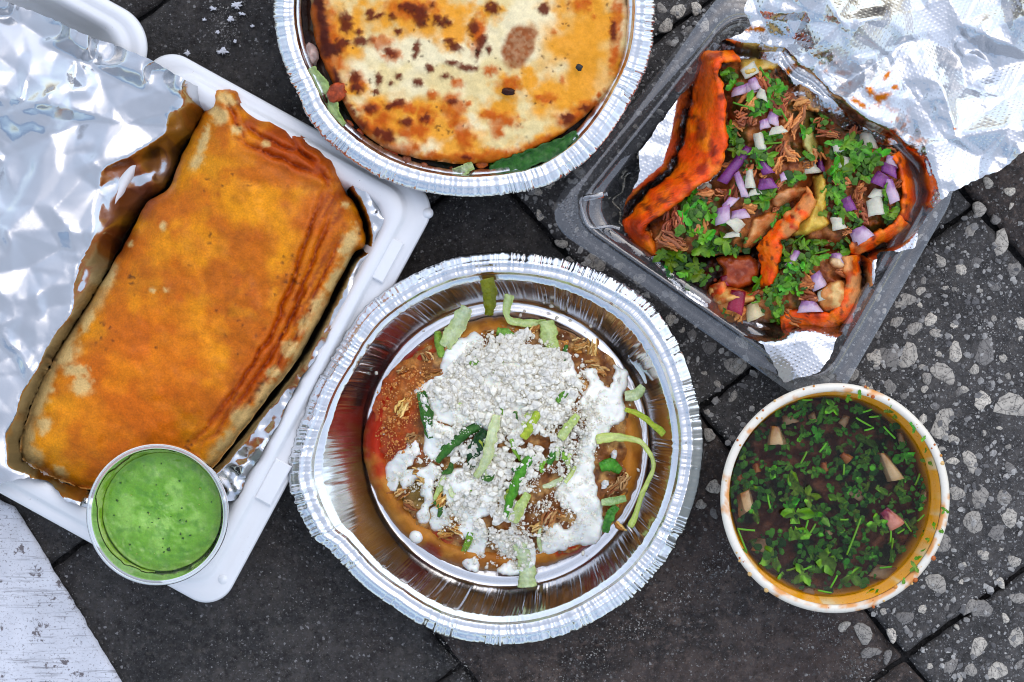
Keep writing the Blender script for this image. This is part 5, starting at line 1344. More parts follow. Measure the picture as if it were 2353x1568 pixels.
def redcol(seed, cheesy=0.0):
    def f(X, Y, s, t_):
        c = mix(lin((255, 126, 4)), lin((248, 98, 2)), ss(-.5, .6, fbm(X / 30, Y / 30, seed, 3)))
        c = mix(c, lin((255, 156, 16)), .6 * ss(.1, .8, fbm(X / 22, Y / 40, seed + 1, 3)))
        c = mix(c, lin((150, 38, 6)), .7 * ss(.2, .75, fbm(X / 26, Y / 44, seed + 2, 4)) * ss(.05, .35, s))
        c = mix(c, lin((56, 14, 8)), .7 * ss(.5, .9, fbm(X / 12, Y / 16, seed + 3, 3)))
        if cheesy: c = mix(c, lin((228, 172, 104)), cheesy * ss(-.2, .5, fbm(X / 22, Y / 22, seed + 4, 3)) * np.ones_like(X))
        return c
    return f
tacoA = empty('taco', W(1650, 350, 4).tolist(), 'largest red taco at upper left, its orange tortilla wall standing up', 'taco', 'red tacos in the clear tray')
tacoB = empty('taco', W(1960, 420, 4).tolist(), 'red taco at the right against the loose foil sheet', 'taco', 'red tacos in the clear tray')
tacoC = empty('taco', W(1830, 650, 4).tolist(), 'red taco at the bottom beside the foil tongue', 'taco', 'red tacos in the clear tray')
def fillcol(px, py, d):
    n1 = fbm(px / 22, py / 22, 81, 4)
    c = mix(lin((150, 86, 46)), lin((204, 138, 82)), ss(-.4, .5, n1))
    c = mix(c, lin((70, 78, 26)), .8 * ss(.0, .6, fbm(px / 34, py / 34, 83, 3)))
    c = mix(c, lin((170, 84, 26)), .6 * ss(.2, .8, fbm(px / 16, py / 16, 85, 3)))
    return c
for tc, (P, b, h, w, sd) in zip((tacoA, tacoB, tacoC), TPAR):
    Q = resample(P, 6)
    px, py, d, V, F = patty(Q, 6, lambda x, y, d: dome(x, y, P, b, h, w, sd) - 1.5 + 1.6 * fbm(x / 8, y / 8, 86, 3), lambda x, y, d: 6 + 0 * x, sd)
    c = fillcol(px, py, d)
    mk('filling', V, F, M['filling'], tc, col=np.vstack([c, c]))
HOL = HOLP
px, py, d, V, F = patty(resample(HOL, 6), 6, lambda x, y, d: 13 + 6 * ss(0, 20, d) + 2.5 * fbm(x / 12, y / 12, 88, 3), lambda x, y, d: 5 + 0 * x, 9)
c = mix(lin((40, 20, 12)), lin((110, 54, 26)), ss(-.1, .7, fbm(px / 14, py / 14, 89, 3)))  # dark tones put the hollow's shade into the filling's colour
mk('filling', V, F, M['filling'], tacoA, col=np.vstack([c, c]), label='dark hollow interior of the taco')
Po = Z2([(600, 72), (545, 74), (470, 80), (440, 104), (425, 200), (405, 290), (385, 400), (360, 520), (330, 610), (300, 690), (200, 764), (120, 860), (62, 935), (75, 990), (130, 1040), (200, 1100)])
Pi = Z2([(640, 112), (590, 116), (550, 124), (532, 170), (555, 260), (565, 350), (572, 450), (565, 560), (540, 650), (480, 712), (400, 764), (320, 834), (240, 886), (160, 950), (190, 1000), (225, 1080)])
def c1(X, Y, s, t_):
    c = redcol(90)(X, Y, s, t_)
    c = mix(c, lin((226, 150, 66)), .6 * ss(.80, .95, s) * ss(.42, .6, t_) * ss(-.1, .4, fbm(X / 16, Y / 16, 9, 2)))
    return mix(c, lin((230, 104, 14)), .8 * blob(X, Y, *Z2([(470, 250)])[0], 26, 60, 0, .6))
ruled('tortilla', Po, Pi, [30, 30, 24, 18, 16, 16, 16, 16, 16, 18, 20, 20, 20, 18, 15, 12], [40, 44, 47, 48, 48, 48, 47, 47, 46, 45, 44, 42, 38, 32, 26, 22], tacoA, 90, c1, 110, 22)
ruled('tortilla', Z2([(740, 1262), (752, 1180), (742, 1090), (732, 1042), (780, 990), (850, 925), (900, 868), (985, 760)]), Z2([(806, 1236), (836, 1130), (840, 1056), (838, 1010), (884, 992), (924, 960), (964, 900), (1024, 820)]), [20, 26, 30, 30, 34, 36, 38, 40], [30, 36, 40, 42, 42, 42, 42, 42], tacoB, 95, lambda X, Y, s, t_: mix(redcol(95)(X, Y, s, t_), lin((224, 160, 96)), .8 * ss(.45, .65, t_) * ss(-.3, .3, fbm(X / 14, Y / 14, 3, 2))), 60, 16, 3)
ruled('tortilla', Z2([(1195, 1092), (1242, 1082), (1330, 1042), (1412, 1002), (1486, 945)]), Z2([(1190, 1046), (1230, 1024), (1310, 992), (1395, 940), (1440, 890)]), 18, [34, 36, 36, 36, 36], tacoB, 97, redcol(97, .45), 40, 12, 3)
ruled('tortilla', Z2([(1490, 925), (1516, 850), (1526, 760), (1500, 650), (1450, 560)]), Z2([(1430, 900), (1452, 850), (1450, 760), (1440, 670), (1400, 600)]), 18, [34, 36, 38, 38, 36], tacoB, 99, redcol(99), 40, 12, 3)
ruled('tortilla', Z2([(850, 1492), (930, 1484), (1030, 1474), (1130, 1446), (1192, 1410), (1228, 1330), (1242, 1200), (1232, 1086)]), Z2([(846, 1400), (900, 1366), (1000, 1380), (1080, 1388), (1130, 1350), (1160, 1280), (1172, 1180), (1160, 1106)]), 16, [26, 30, 32, 32, 33, 34, 36, 36], tacoC, 103, lambda X, Y, s, t_: mix(redcol(103)(X, Y, s, t_), lin((226, 170, 112)), .8 * ss(.52, .7, t_) * ss(-.5, .2, fbm(X / 18, Y / 18, 5, 2))), 70, 16, 4)
ruled('tortilla', Z2([(478, 1250), (482, 1310), (505, 1380), (560, 1412), (640, 1424)]), Z2([(560, 1226), (570, 1280), (592, 1320), (630, 1350), (670, 1366)]), 14, 30, tacoC, 107, redcol(107, .7), 40, 12, 4)
ruled('tortilla', Z2([(150, 1050), (220, 1140), (330, 1260), (420, 1310), (480, 1300)]), Z2([(240, 1080), (300, 1130), (400, 1180), (470, 1200), (530, 1200)]), 8, 18, tacoA, 109, lambda X, Y, s, t_: mix(lin((88, 30, 16)), lin((150, 62, 18)), ss(-.3, .5, fbm(X / 20, Y / 20, 5, 3))), 40, 12, 2)

# ---- melted cheese
def chz(base, tint, seed):
    def f(px, py, d):
        c = mix(lin(base), lin(tint), ss(-.2, .6, fbm(px / 16, py / 16, seed, 3)))
        return mix(c, lin((206, 110, 30)), .6 * (1 - ss(0, 7, d)))
    return f
GMC = 'melted cheese on the tacos'
for k, (poly, base, tint, lab) in enumerate((
    ([(1000, 700), (1060, 690), (1085, 780), (1070, 880), (1092, 940), (1000, 985), (900, 1000), (890, 950), (970, 890), (1010, 800)], (226, 196, 92), (212, 176, 70), 'yellow melted cheese band in the middle between two tacos'),
    ([(700, 910), (780, 882), (850, 876), (864, 920), (770, 1000), (690, 1060), (655, 1050), (690, 960)], (222, 168, 110), (206, 132, 70), 'peach coloured melted cheese fold below the purple onions'),
    ([(800, 800), (880, 760), (975, 750), (985, 775), (900, 830), (820, 850)], (214, 160, 110), (196, 120, 70), 'narrow peach cheese fold above the yellow cheese band'),
    ([(640, 112), (720, 94), (830, 108), (846, 150), (740, 176), (690, 196), (640, 180)], (224, 196, 120), (214, 172, 60), 'pale melted cheese at the top of the largest taco'),
    ([(940, 296), (1000, 290), (1050, 340), (1056, 372), (990, 368), (946, 330)], (222, 178, 110), (196, 120, 60), 'small cheese blob on the meat near the top foil'),
    ([(1090, 1090), (1150, 1080), (1210, 1100), (1215, 1160), (1140, 1170), (1100, 1150)], (232, 204, 164), (222, 180, 130), 'whitish melted cheese at the right of the bottom taco'),
    ([(1040, 1270), (1120, 1220), (1200, 1240), (1210, 1340), (1160, 1400), (1080, 1390), (1030, 1340)], (228, 192, 130), (216, 150, 84), 'large pale cheese patch at the lower right of the bottom taco'),
    ([(1300, 1000), (1380, 960), (1450, 940), (1470, 960), (1400, 1010), (1310, 1050)], (224, 172, 134), (206, 132, 84), 'peach melted cheese along the right taco edge'),
    ([(490, 1250), (560, 1240), (640, 1260), (720, 1300), (690, 1340), (600, 1330), (540, 1350), (490, 1310)], (226, 178, 108), (208, 120, 50), 'melted cheese on the lower left tip of the bottom taco'),
    ([(130, 930), (190, 950), (200, 1010), (150, 1020), (110, 980)], (226, 150, 92), (214, 120, 50), 'small cheese smear at the left tip of the largest taco'),
    ([(520, 1110), (600, 1090), (700, 1100), (740, 1160), (700, 1240), (600, 1260), (520, 1240), (560, 1180)], (190, 96, 40), (160, 70, 24), 'browned cheese pocket left of the middle tortilla fold'),
    ([(960, 470), (1010, 480), (1040, 560), (1010, 610), (960, 560)], (196, 190, 120), (170, 160, 90), 'greenish cheese patch among the meat in the middle'))):
    sheet_on('melted_cheese', Z2(poly), 6.5, 13, taco_z, M['melted'], 500 + k, col=chz(base, tint, 510 + k), lumps=.8, label=lab, cat='cheese', group=GMC)

MK_T = Z2([(480, 380, 'the orange tortilla wall'), (618, 640, 'the long purple onion'), (1040, 830, 'the yellow cheese band'), (790, 1120, 'the middle tortilla fold'), (500, 1160, 'the dark hollow'), (900, 1450, 'the foil tongue'), (740, 140, 'the top cheese'), (1200, 380, 'the loose foil'),
           (1480, 780, "the right taco's tip"), (110, 960, "the big taco's left tip"), (1120, 1310, 'the lower right cheese'), (624, 1326, 'the magenta onion'), (930, 420, 'the meat heap'), (1330, 1020, 'the lower right taco edge'), (440, 870, 'the left cilantro clump'), (1200, 600, 'the right cilantro clump'), (930, 1160, 'the bottom cilantro clump')])
# ---- pulled meat
MT = ((204, 130, 80), (170, 98, 58), (222, 152, 100), (182, 120, 86))
GM = 'pulled meat on the tacos'
for k, (x, y, L, w, rot) in enumerate(Z2([(930, 400, 90, 40, 1.0), (900, 440, 80, 36, 1.1), (870, 310, 40, 26, .6), (920, 240, 50, 24, -.4), (650, 400, 46, 40, .3), (700, 420, 30, 30, 1.2), (860, 560, 60, 34, 1.3), (900, 600, 50, 30, -.6), (830, 640, 60, 32, 1.2), (1080, 480, 84, 22, -.1), (1110, 490, 50, 16, -.3), (1060, 600, 46, 8, -.8), (1250, 760, 36, 30, .4),
                                           (300, 880, 80, 36, 1.4), (330, 930, 70, 30, 1.6), (280, 950, 60, 26, 1.2), (300, 1040, 60, 26, -.5), (240, 1000, 50, 8, 1.0), (360, 1060, 30, 18, .3), (1400, 580, 50, 26, -.5), (1440, 620, 40, 30, -.9), (1440, 730, 40, 26, 1.0), (820, 860, 30, 20, .4), (970, 1240, 34, 14, 1.2), (955, 1240, 30, 8, 1.5), (1060, 1030, 60, 16, .1), (1180, 970, 40, 22, .3),
                                           (680, 1180, 60, 40, .5), (650, 1210, 50, 36, -.4), (720, 1150, 44, 30, 1.2), (540, 780, 36, 24, -.4), (1090, 400, 36, 18, -1.0), (1040, 420, 40, 26, .8), (760, 690, 30, 20, .6), (1160, 420, 40, 18, -.9), (1220, 890, 30, 20, 1.1), (1240, 830, 26, 16, .6), (840, 740, 40, 20, .8), (560, 400, 40, 26, 1.2), (980, 640, 40, 20, .2)])):
    fibres(x, y, tz(x, y) + 2.0, L * .6, w * .62, 8 if w > 14 else 2, -rot if False else rot, MT, 600 + k, label=spot_label('pulled brown meat piece' if w > 14 else 'thin brown meat strand', x, y, MK_T), cat='meat', group=GM)

rm = random.Random(8); k = 0
while k < 38:
    x, y = rm.uniform(1480, 2100), rm.uniform(130, 740)
    ow = [P for P in (TA, TB, TCc) if bool(inside(A(x), A(y), P)) and float(dist_poly(A([x]), A([y]), P)[0]) > 12]
    if not ow: continue
    w = rm.uniform(22, 40)
    fibres(x, y, tz(x, y) + 1.2, rm.uniform(26, 48), w * .7, 7, rm.uniform(0, 3.1), MT, 660 + k, label=spot_label('short brown meat shred', x, y, MK_T), cat='meat', group=GM)
    k += 1
# ---- diced onion
def dice(name, x, y, z, w, h, rot, tone, seed, t=3.0, **kw):
    """a cut onion layer: a bent little slab with one purple skin side"""
    r = np.random.default_rng(seed); n, m = 7, 7
    u, v = np.meshgrid(np.linspace(-1, 1, n), np.linspace(-1, 1, m), indexing='ij')
    sk = r.uniform(-.45, .45); tp = r.uniform(.45, 1.0)
    X = u * w / 2 * (1 + (tp - 1) * (v + 1) / 2) + sk * v * h / 2; Y = v * h / 2 * (1 + r.uniform(-.12, .12) * u)
    X = X + 1.2 * vn(u * 2 + seed, v * 2, seed); Y = Y + 1.2 * vn(u * 2, v * 2 + seed, seed + 1)
    k = r.uniform(.14, .42) * min(w, h)
    Zt = (-k * u * u + k * .6 + t / S * .0005)
    Zt = np.where((np.abs(u) > .99) | (np.abs(v) > .99), Zt - .6, Zt)
    Zb = Zt - t * .001 / S
    c, s = math.cos(rot), math.sin(rot)
    tilt = r.uniform(-.35, .35)
    out = []
    for Zz in (Zt, Zb):
        Zz = Zz + tilt * X * .6
        out.append(np.stack([X * c - Y * s, X * s + Y * c, Zz], -1).reshape(-1, 3))
    N_ = n * m; V = np.vstack(out) * S + W(x, y, z)
    F = gridF(n, m, flip=False)
    rim = [i * m for i in range(n)] + [(n - 1) * m + j for j in range(1, m)] + [i * m + m - 1 for i in range(n - 2, -1, -1)] + [j for j in range(m - 2, 0, -1)]
    side = A([(a, b, b + N_, a + N_) for a, b in zip(rim, rim[1:] + rim[:1])])
    FF = np.vstack([F, F[:, ::-1] + N_, side])
    base, skin = (lin(q) for q in tone)
    mk_ = ss(-.2, .9, v + .3 * vn(u * 3, v * 3, seed + 3)).reshape(-1)
    col = mix(base, skin, mk_)
    return mk(name, V, FF, M['onion'], col=np.vstack([col, mix(base, skin, np.full(N_, .5))]), **kw)
WH, LI, PU, RD = ((218, 214, 194), (200, 196, 178)), ((212, 190, 204), (164, 120, 166)), ((150, 84, 150), (116, 40, 110)), ((170, 40, 80), (130, 16, 50))
GO = 'diced onion on the tacos'
KEY = {9: 'long purple onion sliver lying diagonally, the largest on the tacos', 12: 'flat purple onion triangle beside the white square', 35: 'magenta onion chunk at the bottom left of the tacos', 34: 'small crimson onion bit near the dark hollow', 26: 'lilac onion square at the lower edge of the right taco'}
for k, (x, y, w, h, rot, tn) in enumerate(Z2([(690, 255, 66, 60, .3, LI), (640, 268, 80, 46, .2, LI), (752, 288, 66, 48, -.4, WH), (712, 235, 50, 60, .4, LI), (740, 522, 54, 86, .1, WH), (828, 466, 96, 36, .25, WH), (808, 412, 70, 56, -.5, LI), (764, 436, 56, 44, .3, LI), (690, 168, 84, 60, .5, WH),
                                         (618, 640, 56, 216, -.5, PU), (764, 650, 58, 80, .3, PU), (690, 712, 56, 92, .1, WH), (776, 734, 108, 54, .12, PU), (646, 742, 40, 130, .25, LI), (716, 778, 80, 30, .2, WH), (586, 832, 110, 40, .8, LI), (556, 892, 80, 80, .3, LI), (640, 890, 100, 50, .2, LI), (620, 938, 90, 60, -.7, WH), (600, 990, 84, 26, .1, WH),
                                         (992, 652, 100, 64, .1, WH), (1046, 645, 42, 62, .1, PU), (1160, 630, 84, 60, -.2, WH), (1280, 520, 110, 76, -.1, WH), (1388, 664, 80, 50, -.4, PU), (1350, 716, 84, 64, -.5, PU), (1246, 990, 110, 76, .5, LI), (1402, 770, 56, 120, .2, LI), (1330, 790, 66, 60, -.3, WH), (1318, 850, 80, 86, .3, WH), (1134, 934, 72, 60, .1, WH), (1182, 838, 60, 70, .3, PU),
                                         (465, 762, 76, 64, -.4, WH), (418, 786, 60, 50, .3, ((222, 206, 160), (206, 190, 140))), (572, 1222, 60, 56, .2, RD), (624, 1326, 80, 112, -.3, RD), (712, 1372, 96, 84, .4, ((222, 206, 168), (200, 184, 140))), (990, 1352, 134, 58, .05, LI), (1030, 1222, 84, 76, .5, LI), (908, 1110, 40, 84, -.3, LI), (1132, 1110, 60, 60, .3, LI), (1402, 622, 70, 50, -.3, LI), (1060, 1290, 60, 50, .4, WH), (1130, 560, 50, 40, .3, WH), (830, 110, 60, 44, -.5, WH), (1450, 470, 50, 40, .5, LI), (860, 700, 46, 40, .4, LI)])):
    wd = 'white' if tn is WH else 'lilac' if tn is LI else 'purple' if tn is PU else 'red' if tn is RD else 'yellowish'
    sh_ = 'onion strip' if max(w, h) > 2.2 * min(w, h) else 'onion dice' if max(w, h) < 75 else 'onion chunk'
    kw = dict(label=KEY.get(k) or spot_label(f'{wd} {sh_}', x, y, MK_T), cat='onion', group=GO)
    dice('onion_piece', x, y, tz(x, y) + 3.2 + 1.2 * random.random(), w * .458, h * .458, rot, tn, 700 + k, 1.2, **kw)

# ---- cilantro
def leaf_mesh(seed, lobes=3, cut=False):
    """a small lobed cilantro leaf, unit size, cupped"""
    r = np.random.default_rng(seed)
    n = 46; a = np.linspace(-2.7, 2.7, n)
    rad = np.full(n, .26)
    for c_ in (-1.45 + r.uniform(-.2, .2), r.uniform(-.15, .15), 1.45 + r.uniform(-.2, .2)):
        q_ = a - c_; rad = np.maximum(rad, (.26 + r.uniform(.5, .75) * np.exp(-(q_ / .55) ** 4)) * (1 - .16 * np.abs(np.sin(q_ * 5.2)) ** 1.5 * (np.abs(q_) < .7)))
    rad = rad * (1 + .05 * r.standard_normal(n))
    X, Y = rad * np.cos(a), rad * np.sin(a) * .95
    if cut: X = np.clip(X, -1, r.uniform(.15, .5))
    if cut and r.random() < .5: Y = np.clip(Y, -r.uniform(.2, .5), 1)
    ring = np.stack([X, Y], 1); V = []
    for f in (1.0, .66, .33): V.append(ring * f)
    V = np.vstack(V + [np.zeros((1, 2))])
    b1, b2, b3 = r.uniform(-.5, .7), r.uniform(-.5, .7), r.uniform(0, 6)
    rr = np.hypot(V[:, 0], V[:, 1]); an = np.arctan2(V[:, 1], V[:, 0])
    z = b1 * V[:, 0] ** 2 * .6 + b2 * V[:, 1] ** 2 * .6 + .12 * rr * np.sin(an * lobes * 1.0 + b3) + .06 * np.sin(V[:, 0] * 9 + b3)
    F = []
    for k in range(2):
        for i in range(n - 1): F.append((k * n + i, k * n + i + 1, (k + 1) * n + i + 1, (k + 1) * n + i))
    for i in range(n - 1): F.append((2 * n + i, 2 * n + i + 1, 3 * n))
    vein = np.abs(np.sin(an * lobes)) ; g = mix(lin((108, 172, 52)), lin((54, 126, 30)), np.clip(rr * vein, 0, 1))
    tone = r.uniform(.7, 1.3); g = g * A((tone * r.uniform(.75, 1.7), tone, tone * r.uniform(.6, 1.2)))
    return mesh('cilantro_leaf', np.c_[V, z], F, M['leaf_unit'], g)
LEAF = [leaf_mesh(s, 3 + s % 3, s % 3 != 0) for s in range(30)]
def stem_mesh(seed):
    r = np.random.default_rng(seed); n, m = 6, 7; V = []
    for i in range(n):
        t_ = i / (n - 1) - .5
        for j in range(m):
            b = 2 * math.pi * j / m; V.append((t_ * 2, .17 * math.cos(b) + .25 * t_ * t_ * r.uniform(.5, 1), .17 * math.sin(b)))
    F = [(i * m + j, i * m + (j + 1) % m, (i + 1) * m + (j + 1) % m, (i + 1) * m + j) for i in range(n - 1) for j in range(m)] + [tuple(range(m))[::-1], tuple((n - 1) * m + j for j in range(m))]
    return mesh('chopped_cilantro', V, F, M['leaf'], np.tile(lin((120, 172, 54)) * r.uniform(.8, 1.15), (len(V), 1)))
STEM = [stem_mesh(s) for s in range(5)]
def leaf(x, y, z, r, lab, grp, tilt=.5, cat='cilantro'):
    o = place('cilantro_leaf', random.choice(LEAF), W(x, y, z).tolist(), (rnd(-tilt, tilt), rnd(-tilt, tilt), rnd(0, 6.28)), (r * S * rnd(.9, 1.15), r * S * rnd(.75, 1.1), r * S))
    return tag(o, lab, cat, grp)
def stem(x, y, z, L, rot, lab, grp):
    o = place('chopped_cilantro', random.choice(STEM), W(x, y, z).tolist(), (rnd(-.2, .2), rnd(-.2, .2), rot), (L * S / 2, 6.5 * S * 2, 6.5 * S * 2))
    return tag(o, lab, 'cilantro', grp)
GCI = 'chopped cilantro on the tacos'
BITS = []
random.seed(5)
for (x, y, sx, sy, n, r) in Z2([(590, 200, 45, 30, 6, 17), (770, 330, 60, 35, 11, 19), (830, 262, 34, 34, 8, 13), (600, 490, 26, 60, 8, 13), (640, 560, 30, 40, 5, 13), (740, 590, 45, 35, 6, 18), (800, 500, 40, 25, 5, 12), (430, 860, 75, 70, 22, 19), (400, 950, 50, 40, 9, 19), (490, 1045, 70, 40, 12, 19), (590, 1060, 50, 26, 8, 16), (910, 712, 44, 34, 4, 22), (750, 800, 60, 40, 8, 15), (850, 870, 34, 30, 5, 16),
                                  (1000, 585, 40, 30, 6, 17), (1170, 560, 70, 55, 16, 17), (1250, 610, 60, 45, 14, 18), (1320, 620, 40, 40, 6, 17), (1150, 700, 55, 50, 13, 16), (1110, 790, 50, 60, 12, 15), (1130, 870, 60, 30, 8, 14), (1210, 905, 34, 30, 5, 14), (1410, 900, 40, 40, 7, 20), (1370, 830, 24, 50, 5, 13), (970, 480, 30, 30, 3, 14), (850, 1080, 40, 40, 7, 15), (900, 1150, 50, 50, 12, 15), (970, 1130, 60, 45, 12, 15), (1000, 1050, 60, 40, 8, 13), (1150, 1040, 34, 30, 5, 14),
                                  (880, 1230, 70, 40, 14, 15), (800, 1290, 60, 50, 12, 14), (830, 1390, 34, 50, 9, 15), (310, 1130, 70, 40, 11, 20), (410, 1200, 70, 40, 9, 19), (250, 1100, 30, 30, 4, 15), (560, 1370, 20, 14, 3, 9), (1340, 480, 30, 20, 3, 14), (700, 1000, 60, 30, 4, 11), (760, 200, 50, 30, 4, 12), (1060, 460, 40, 40, 4, 10), (1270, 700, 40, 40, 5, 12), (660, 660, 40, 80, 4, 11)]):
    for _ in range(n * 3):
        a, b = x + random.gauss(0, sx * .458 * .6), y + random.gauss(0, sy * .458 * .6)
        if not bool(inside(A(a), A(b), TACO)): continue
        if _ % 7 < 1: leaf(a, b, tz(a, b) + rnd(2.6, 6.0), r * rnd(1.35, 2.1), spot_label('chopped green cilantro leaf', a, b, MK_T), GCI)
        else: BITS.append((a, b, tz(a, b) + rnd(1.2, 4.2), r * rnd(.3, .65)))
for (x, y, L, rot) in Z2([(545, 460, 34, .3), (645, 340, 38, -.3), (860, 390, 34, -1.1), (805, 492, 30, .1), (800, 532, 46, .05), (760, 570, 40, .5), (1128, 590, 18, -.8), (1226, 552, 32, -.5), (1050, 1104, 46, .2), (1040, 1080, 50, .25), (960, 1130, 24, 1.2), (760, 180, 34, -1.0), (680, 1296, 22, .3), (860, 300, 22, -.6), (590, 778, 14, 1.4), (950, 1000, 50, .7), (1020, 860, 60, .3), (720, 1330, 20, .2)]):
    stem(x, y, tz(x, y) + 4.5, L, rot, spot_label('cut green cilantro stalk', x, y, MK_T), GCI)
bp = A(BITS)
V, F = crumbs(W(bp[:, 0], bp[:, 1], bp[:, 2]), bp[:, 3] * S, 31, .22)
cb = mix(lin((100, 160, 48)), lin((36, 92, 20)), RNG.random(len(bp)))
mk('cilantro_bits', V, F, M['leaf'], col=np.repeat(cb, 12, 0), flat=True, label='finely chopped cilantro bits strewn over the tacos', cat='cilantro', kind='stuff')

# ================================================================== cup of consomme
QC = (1918., 1145.)
RZ, LZ = 64.0, 50.0
cup = empty('soup_cup', W(1890, 1120, 0).tolist(), 'round white paper cup of dark broth with an orange stained rim', 'cup')
QD = (-51, -25)
def cupring(r, z, n=160): return (r, z, 1 - z / RZ)
prof = [(0.5, 4), (150, 4), (188, 4.2), (192, 5), (212, 30), (229, LZ - 2), (243, RZ - 3), (245, RZ - 1.5)]
V, F = lathe(*QC, [cupring(*p) for p in prof], 200, QD)
th = np.arctan2(CY - V[:, 1], V[:, 0])
zz = V[:, 2] * 1000
px = np.concatenate([QC[0] + p[0] * np.cos(np.linspace(0, 2 * np.pi, 200, endpoint=False)) for p in prof]); py = np.concatenate([QC[1] - p[0] * np.sin(np.linspace(0, 2 * np.pi, 200, endpoint=False)) for p in prof])
st = .75 - .8 * ss(.0, .6, fbm(px / 38, py / 38, 4, 4) - .15) * ss(RZ - 9, RZ - 3, zz)
col = mix(lin((240, 226, 190)), lin((250, 180, 4)), np.clip(.25 + st, 0, 1))
wall = mk('inner_wall', V, F, M['cup'], cup, col=col)
prof = [(192, 0.0), (196, 0.0), (224, 34), (250, RZ - 5), (252, RZ - 4)]
V, F = lathe(*QC, [cupring(*p) for p in prof], 120, QD)
mk('outer_wall', V, F, M['cup'], cup, col=np.tile(lin((232, 230, 222)), (len(V), 1)))
# rolled rim
th = np.linspace(0, 2 * np.pi, 260, endpoint=False); K = 14
V, C = [], []
for k in range(K):
    b = 2 * np.pi * k / K
    rr = 253.5 + 10.0 * math.cos(b) + 1.2 * vn(np.cos(th) * 2, np.sin(th) * 2, 4); z = RZ - 2.3 + 2.5 * math.sin(b)
    x, y = QC[0] + rr * np.cos(th), QC[1] - rr * np.sin(th)
    V.append(W(x, y, z + .3 * vn(np.cos(th) * 3, np.sin(th) * 3, 6)))
    ang = np.degrees(th)
    low = np.exp(-(((ang - 300 + 180) % 360 - 180) / 70) ** 2)
    inner = ss(.1, -.9, math.cos(b)) if False else (1 if math.cos(b) < -.1 else 0)
    s = ss(.25, 1.1, fbm(x / 30, y / 30, 12, 4) + .35 * low + .55 * inner * (.3 + low) - .15)
    C.append(mix(lin((236, 230, 216)), lin((226, 150, 34)), np.clip(s, 0, 1) * .85))
ring = A(V + [V[0]])
mk('rim', ring, gridF(K + 1, 260, True), M['cup'], cup, col=A(C + [C[0]]).reshape(-1, 3))
for k in range(46):
    a = rnd(0, 6.28); r = 254 + rnd(-7, 12)
    x, y = QC[0] + r * math.cos(a), QC[1] - r * math.sin(a)
    V, F = lathe(x, y, [(q * (1.0 if k % 5 else 1.8), RZ - 1.4 + h) for q, h in ((3.4, 0), (3.0, .9), (1.8, 1.5), (.3, 1.7))], 12)
    mk('broth_drop', V, F, M['cup'], cup, col=np.tile(lin(random.choice(((214, 150, 60), (196, 110, 30), (226, 190, 130)))), (len(V), 1)))
# broth
t = NT('broth')
tr = t.n('ShaderNodeBsdfTransparent'); tr.inputs[0].default_value = (.97, .93, .86, 1)
gl = t.n('ShaderNodeBsdfGlossy'); gl.inputs['Roughness'].default_value = .08
nb = t.bump(t.noise(160, 3), .25, .001); t.l(nb, gl.inputs['Normal'])
fr = t.n('ShaderNodeFresnel'); fr.inputs[0].default_value = 1.33; t.l(nb, fr.inputs['Normal'])
mx = t.n('ShaderNodeMixShader'); t.l(fr.outputs[0], mx.inputs[0]); t.l(tr.outputs[0], mx.inputs[1]); t.l(gl.outputs[0], mx.inputs[2])
t.l(mx.outputs[0], t.out.inputs['Surface'])
va = t.n('ShaderNodeVolumeAbsorption'); va.inputs['Color'].default_value = (.64, .52, .05, 1); va.inputs['Density'].default_value = 210
t.l(va.outputs[0], t.out.inputs['Volume'])
prof = [(.5, LZ), (120, LZ), (226, LZ), (231.5, LZ + .6), (229, LZ - 3), (214, 32), (208, 27), (.5, 27)]
V, F = lathe(*QC, [cupring(*p) for p in prof], 160, QD)
mk('broth', V, F, t.m, label='dark brown broth filling the white paper cup', cat='broth')
